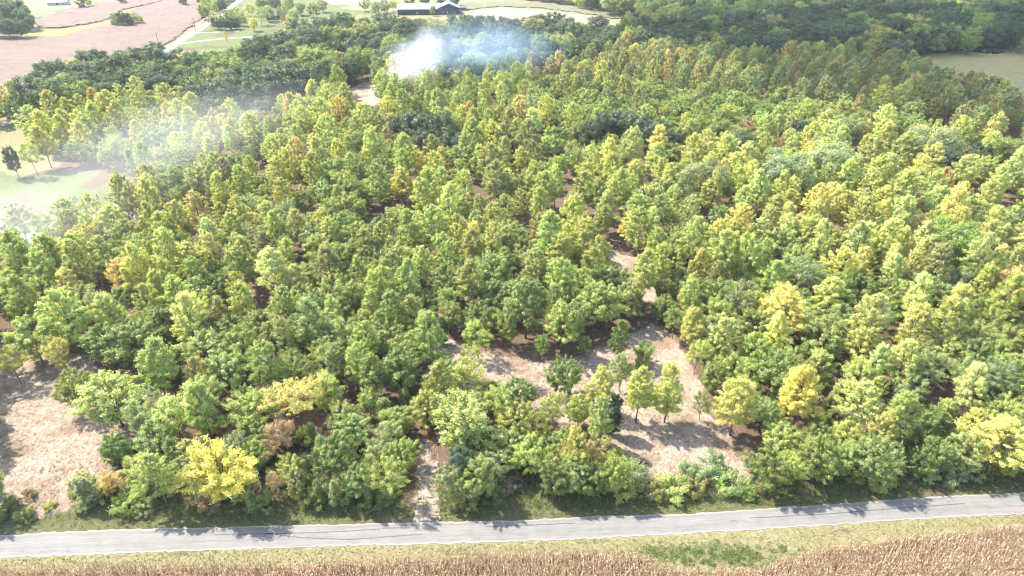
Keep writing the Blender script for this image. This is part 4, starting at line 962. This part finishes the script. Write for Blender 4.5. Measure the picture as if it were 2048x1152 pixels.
for px, py, h, lb in ((985,985,7,'grey leafless tangle leaning beside the dark roadside tree'),(250,985,7,'slim leafless sapling among roadside shrubs at lower left'),(640,1005,6,'pale leafless tree at the road edge below the brown trees'),(780,985,8,'leafless grey tree left of the dirt track mouth'),
                      (1500,0,0,None),(1840,945,6,'whitish leafless branches among the roadside shrubs on the right'),(1700,765,9,'bare grey tree standing up through the right foreground canopy'),(1960,640,13,'tall bare grey tree right of the large pale poplars'),(1385,960,7,'broken leafless tree on the bare ground near the road'),(1835,830,9,'bare tree poking out above the right roadside shrubs'),(700,560,11,'bare grey snag by the small gap left of centre')):
    if not lb: continue
    x, y = U(px, py); r = bpy.data.objects.new('leafless_tree', None); COL.objects.link(r); r.location = (x, y, 0); tag(r, lb, 'tree', 'leafless trees')
    a, b = bare_mesh(h, px); link('trunk', a, r); link('branches', b, r)
    if px in (985, 780): r.rotation_euler = (0, .5 if px == 985 else -.35, 0)
def log(px, py, L, rad, rot, label):
    x, y = U(px, py); mb = MB(); n = 5
    mb.tube([((i/(n-1)-.5)*L, .06*L*math.sin(i*1.3), rad+.08) for i in range(n)], [rad*(1-.1*i) for i in range(n)], 8)
    mb.tube([(L*.1, 0, rad), (L*.22, rad*2.4, rad*2.6)], [rad*.4, rad*.2], 5)
    tag(link('fallen_log', mb.mesh('log', BARKD), None, (x, y, 0), rot), label, 'log', 'logs lying on the ground')
log(1285,928,2.6,.14,.1,'short dark log lying on pale bare ground below the clearing')
log(1225,890,4.2,.16,-.5,'bent fallen limb at the foot of the vine smothered trunk')
log(40,1012,3.2,.10,.3,'thin pole lying on bare ground near the lower left corner')
log(770,860,4.0,.15,.25,'fallen trunk in shade left of the dirt track')
log(650,1030,3.4,.09,-.25,'pale branch fallen at the road edge under the left trees')
x, y = U(1072, 785); mb = MB(); random.seed(3)
for _ in range(150):
    a = random.uniform(0, PI); cx_, cy_ = random.gauss(0, 1.3), random.gauss(0, 1.0); L = random.uniform(.6, 1.8); z = max(.1, 1.3-.5*math.hypot(cx_, cy_))*random.random()
    mb.tube([(cx_-math.cos(a)*L, cy_-math.sin(a)*L, z+.05), (cx_+math.cos(a)*L, cy_+math.sin(a)*L, z+random.uniform(-.1, .5)+.1)], [.05, .025], 3)
o = link('brush_pile', mb.mesh('brush', bark_material('brush_bark', (.16, .11, .09), (.42, .33, .28))), None, (x, y, 0)); tag(o, 'brown pile of cut branches at the lower rim of the central clearing', 'brush pile')
x, y = U(272, 1012); bk = bpy.data.objects.new('bucket', None); COL.objects.link(bk); bk.location = (x, y, 0); tag(bk, 'small black bucket lying among roadside shrubs at lower left', 'bucket')
mb = MB(); pr = [(.0, .02), (.26, .02), (.34, .8), (.37, .82), (.33, .8), (.24, .05), (0, .05)]; ns = 14
V = [(r_*math.cos(2*PI*q/ns), r_*math.sin(2*PI*q/ns), z) for r_, z in pr for q in range(ns)]
mb.add(V, [(i*ns+q, i*ns+(q+1) % ns, (i+1)*ns+(q+1) % ns, (i+1)*ns+q) for i in range(len(pr)-1) for q in range(ns)]); link('pail', mb.mesh('pail', flatmat('black_plastic', (.02, .02, .02))), bk)
mb = MB(); mb.tube([(.35*math.cos(t), .05, .8+.35*math.sin(t)) for t in np.linspace(0, PI, 9)], [.015]*9, 4); link('handle', mb.mesh('handle', BARK), bk)
WH2 = flatmat('white_plastic', (.8, .8, .78))
for px, py, lb in ((23, 985, 'white post on bare ground at the lower left edge'), (668, 1040, 'small white marker post at the road edge under the trees')):
    x, y = U(px, py); mb = MB(); mb.tube([(0, 0, 0), (0, 0, 1.1), (0, 0, 1.18)], [.05, .05, .02], 8); mb.tube([(0, 0, .85), (0, 0, .95)], [.058, .058], 8)
    tag(link('marker_post', mb.mesh('marker', WH2), None, (x, y, 0)), lb, 'post')
# cattle by the pond
def cow(px, py, rot, m, label):
    x, y = U(px, py); r = bpy.data.objects.new('cow', None); COL.objects.link(r); r.location = (x, y, .12); r.rotation_euler = (0, 0, rot); tag(r, label, 'cow', 'cattle by the farm pond')
    me = bpy.data.meshes.new('cow_body')
    J = [(0,0,1.05,.36),(.55,0,1.08,.38),(-.55,0,1.1,.34),(-.8,0,1.12,.2),(.85,0,1.2,.24),(1.1,0,1.05,.17),(1.35,0,.8,.15),(1.55,0,.6,.09)]
    E = [(0,1),(0,2),(2,3),(1,4),(4,5),(5,6),(6,7)]
    for sx, par in ((.55, 1), (-.6, 2)):
        for sy in (-.2, .2):
            b = len(J); hk = -.1 if sx < 0 else .03
            J += [(sx, sy, .8, .17), (sx+hk, sy, .42, .085), (sx+.02, sy, .05, .065)]; E += [(par, b), (b, b+1), (b+1, b+2)]
    b = len(J); J += [(-.92, 0, .95, .05), (-.95, 0, .45, .035)]; E += [(3, b), (b, b+1)]
    for s in (-1, 1): b = len(J); J.append((1.12, s*.22, 1.12, .05)); E.append((5, b))
    me.from_pydata([j[:3] for j in J], E, []); me.materials.append(m); o = link('body', me, r); md = o.modifiers.new('skin', 'SKIN')
    for j, sv_ in zip(J, me.skin_vertices[0].data): sv_.radius = (j[3], j[3])
    me.skin_vertices[0].data[0].use_root = True; o.modifiers.new('sub', 'SUBSURF').levels = 1
    for s in (-1, 1):
        mb = MB(); mb.tube([(1.12, s*.08, 1.16), (1.14, s*.2, 1.26)], [.03, .01], 5); link('horn', mb.mesh('horn', BARKW), r)
CREAM = flatmat('cream_hide', (.62, .50, .38)); BLK = flatmat('black_hide', (.03, .028, .026)); BRN = flatmat('brown_hide', (.26, .13, .07))
cow(1967,104.5,.2,CREAM,'cream cow at the near bank of the farm pond'); cow(1962,105.5,2.6,BLK,'black cow left of the cream cow at the pond')
cow(1902,98,.4,BLK,'black cow under the trees left of the pond, leftmost of three'); cow(1913,98.5,3.0,BRN,'brown cow under the trees left of the pond, middle of three'); cow(1922,99,.1,CREAM,'pale cow under the trees left of the pond, rightmost of three')

# ------------------------------------------------------------------ clouds that shade the far right (real, high, outside the frame)
def cloud(name, px, alt, label=None):
    P = Uv(px); off = np.array(SUN_AZ)*alt/math.tan(SUN_EL); P = P+off; c = P.mean(0)
    m, t = mat('cloud'); k = N(t); d = k.n('ShaderNodeBsdfDiffuse', {'Color': (.9, .9, .9, 1)}).outputs[0]; tr = k.n('ShaderNodeBsdfTransparent').outputs[0]
    k.out(k.n('ShaderNodeMixShader', {0: .94, 1: tr, 2: d}).outputs[0])
    lo, hi = P.min(0)-30, P.max(0)+30; cell = 16; X, Y = np.meshgrid(np.arange(lo[0], hi[0], cell), np.arange(lo[1], hi[1], cell)); sh = X.shape
    Q = np.stack([X.ravel(), Y.ravel()], 1); W = Q+np.stack([vnoise(Q[:, 0], Q[:, 1], 60, 1)-.5, vnoise(Q[:, 0], Q[:, 1], 60, 2)-.5], 1)*50
    ins = inside(W, P).reshape(sh); f = ins[:-1, :-1] & ins[1:, :-1] & ins[:-1, 1:] & ins[1:, 1:]; dd = pdist(W, P).reshape(sh)
    th = np.where(ins, np.minimum(50, dd*.8)*(.6+.8*vnoise(X, Y, 45, 3)), 0); idx = np.arange(X.size).reshape(sh); a = idx[:-1, :-1][f]; nx = sh[1]
    top = np.stack([a, a+1, a+1+nx, a+nx], 1); n = X.size; used_t = top; bot = (top+n)[:, ::-1]
    V = np.concatenate([np.stack([X.ravel(), Y.ravel(), (alt+th).ravel()], 1), np.stack([X.ravel(), Y.ravel(), (alt-th*.3).ravel()], 1)])
    Fq = np.concatenate([top, bot]); used = np.unique(Fq); rm = np.full(len(V), -1); rm[used] = np.arange(len(used))
    me = bpy.data.meshes.new(name); me.from_pydata(V[used].tolist(), [], rm[Fq].tolist()); me.materials.append(m); me.shade_smooth(); me.update(); o = link(name, me); tag(o, kind='structure'); return o
cloud('cloud', [(1230,55),(1400,40),(1600,28),(1800,28),(2050,38),(2600,50),(2900,300),(2300,330),(2048,300),(1850,262),(1650,232),(1500,195),(1370,150),(1220,100)], 1400)
cloud('cloud', [(1000,-25),(1400,-25),(1400,8),(1290,16),(1150,8),(1040,-2)], 1400)

# ------------------------------------------------------------------ air and smoke
def volume_mat(name, col, dens, noise=None, aniso=.3):
    m, t = mat(name); k = N(t)
    pv = k.n('ShaderNodeVolumePrincipled', {'Color': (*col, 1), 'Anisotropy': aniso})
    if noise is None: pv.inputs['Density'].default_value = dens
    else:
        sc, lo, hi, warp = noise; g = k.n('ShaderNodeTexCoord').outputs['Object']
        d = k.n('ShaderNodeVectorMath', {0: g}, operation='LENGTH').outputs['Value']
        fall = k.ramp(d, [(.25, 1.), (.98, 0.)])
        n = k.noise(g, sc, 5, .62, warp); n = k.ramp(k.math('MULTIPLY', n, k.math('MULTIPLY_ADD', fall, .55, .45)), [(lo, 0.), (hi, 1.)])
        k.t.links.new(k.math('MULTIPLY', k.math('MULTIPLY', n, fall), dens), pv.inputs['Density'])
    k.out(None, pv.outputs[0]); return m
def puff(name, cx, cy, z, rx, ry, rz, m, rot=0, tilt=0):
    x, y = U(cx, cy, z); mb = MB(); ns, nr = 20, 10
    V = [(math.sin(PI*i/nr)*math.cos(2*PI*q/ns), math.sin(PI*i/nr)*math.sin(2*PI*q/ns), math.cos(PI*i/nr)) for i in range(nr+1) for q in range(ns)]
    mb.add(V, [(i*ns+q, (i+1)*ns+q, (i+1)*ns+(q+1) % ns, i*ns+(q+1) % ns) for i in range(nr) for q in range(ns)])
    me = mb.mesh(name, m); o = link(name, me, None, (x, y, z), rot, (rx, ry, rz)); o.rotation_euler = (0, tilt, rot); tag(o, kind='stuff'); return o
SM1 = volume_mat('white_smoke', (.90, .94, 1.0), .062, (4.2, .32, .56, 1.4)); SM2 = volume_mat('blue_smoke', (.58, .76, 1.0), .016, (3.0, .28, .58, 1.2)); SM3 = volume_mat('thin_smoke', (.95, .95, .95), .011, (2.4, .16, .6, .9)); SM4 = volume_mat('drifting_smoke', (.95, .95, .93), .0060, (2.6, .14, .55, .9))
puff('smoke', 828, 122, 24, 23, 18, 19, SM1, .3); puff('smoke', 795, 155, 14, 13, 11, 12, SM1); puff('smoke', 755, 185, 6, 9, 8, 9, SM1); puff('smoke', 858, 96, 34, 15, 13, 20, SM1, .2); puff('smoke', 900, 92, 34, 16, 14, 26, SM2)
puff('smoke', 985, 95, 26, 55, 36, 24, SM2)
puff('smoke', 10, 455, 11, 52, 34, 14, SM3)
a_, b_ = np.array(U(-140, 520, 12)), np.array(U(600, 165, 18)); d_ = b_-a_
cx_, cy_ = PX((a_[0]+b_[0])/2, (a_[1]+b_[1])/2, 16)
puff('smoke', cx_, cy_, 16, float(np.hypot(*d_))*.60, 50, 17, SM4, math.atan2(d_[1], d_[0]))
# haze box
def haze():
    mb = MB(); mb.box(-6100, 6100, -2600, 9100, -1.6, 122); m, t = mat('haze'); k = N(t)
    pv = k.n('ShaderNodeVolumePrincipled', {'Color': (.88, .93, 1.0, 1), 'Density': .00006, 'Anisotropy': .3}); k.out(None, pv.outputs[0])
    tag(link('haze', mb.mesh('haze', m)), kind='stuff')
haze()
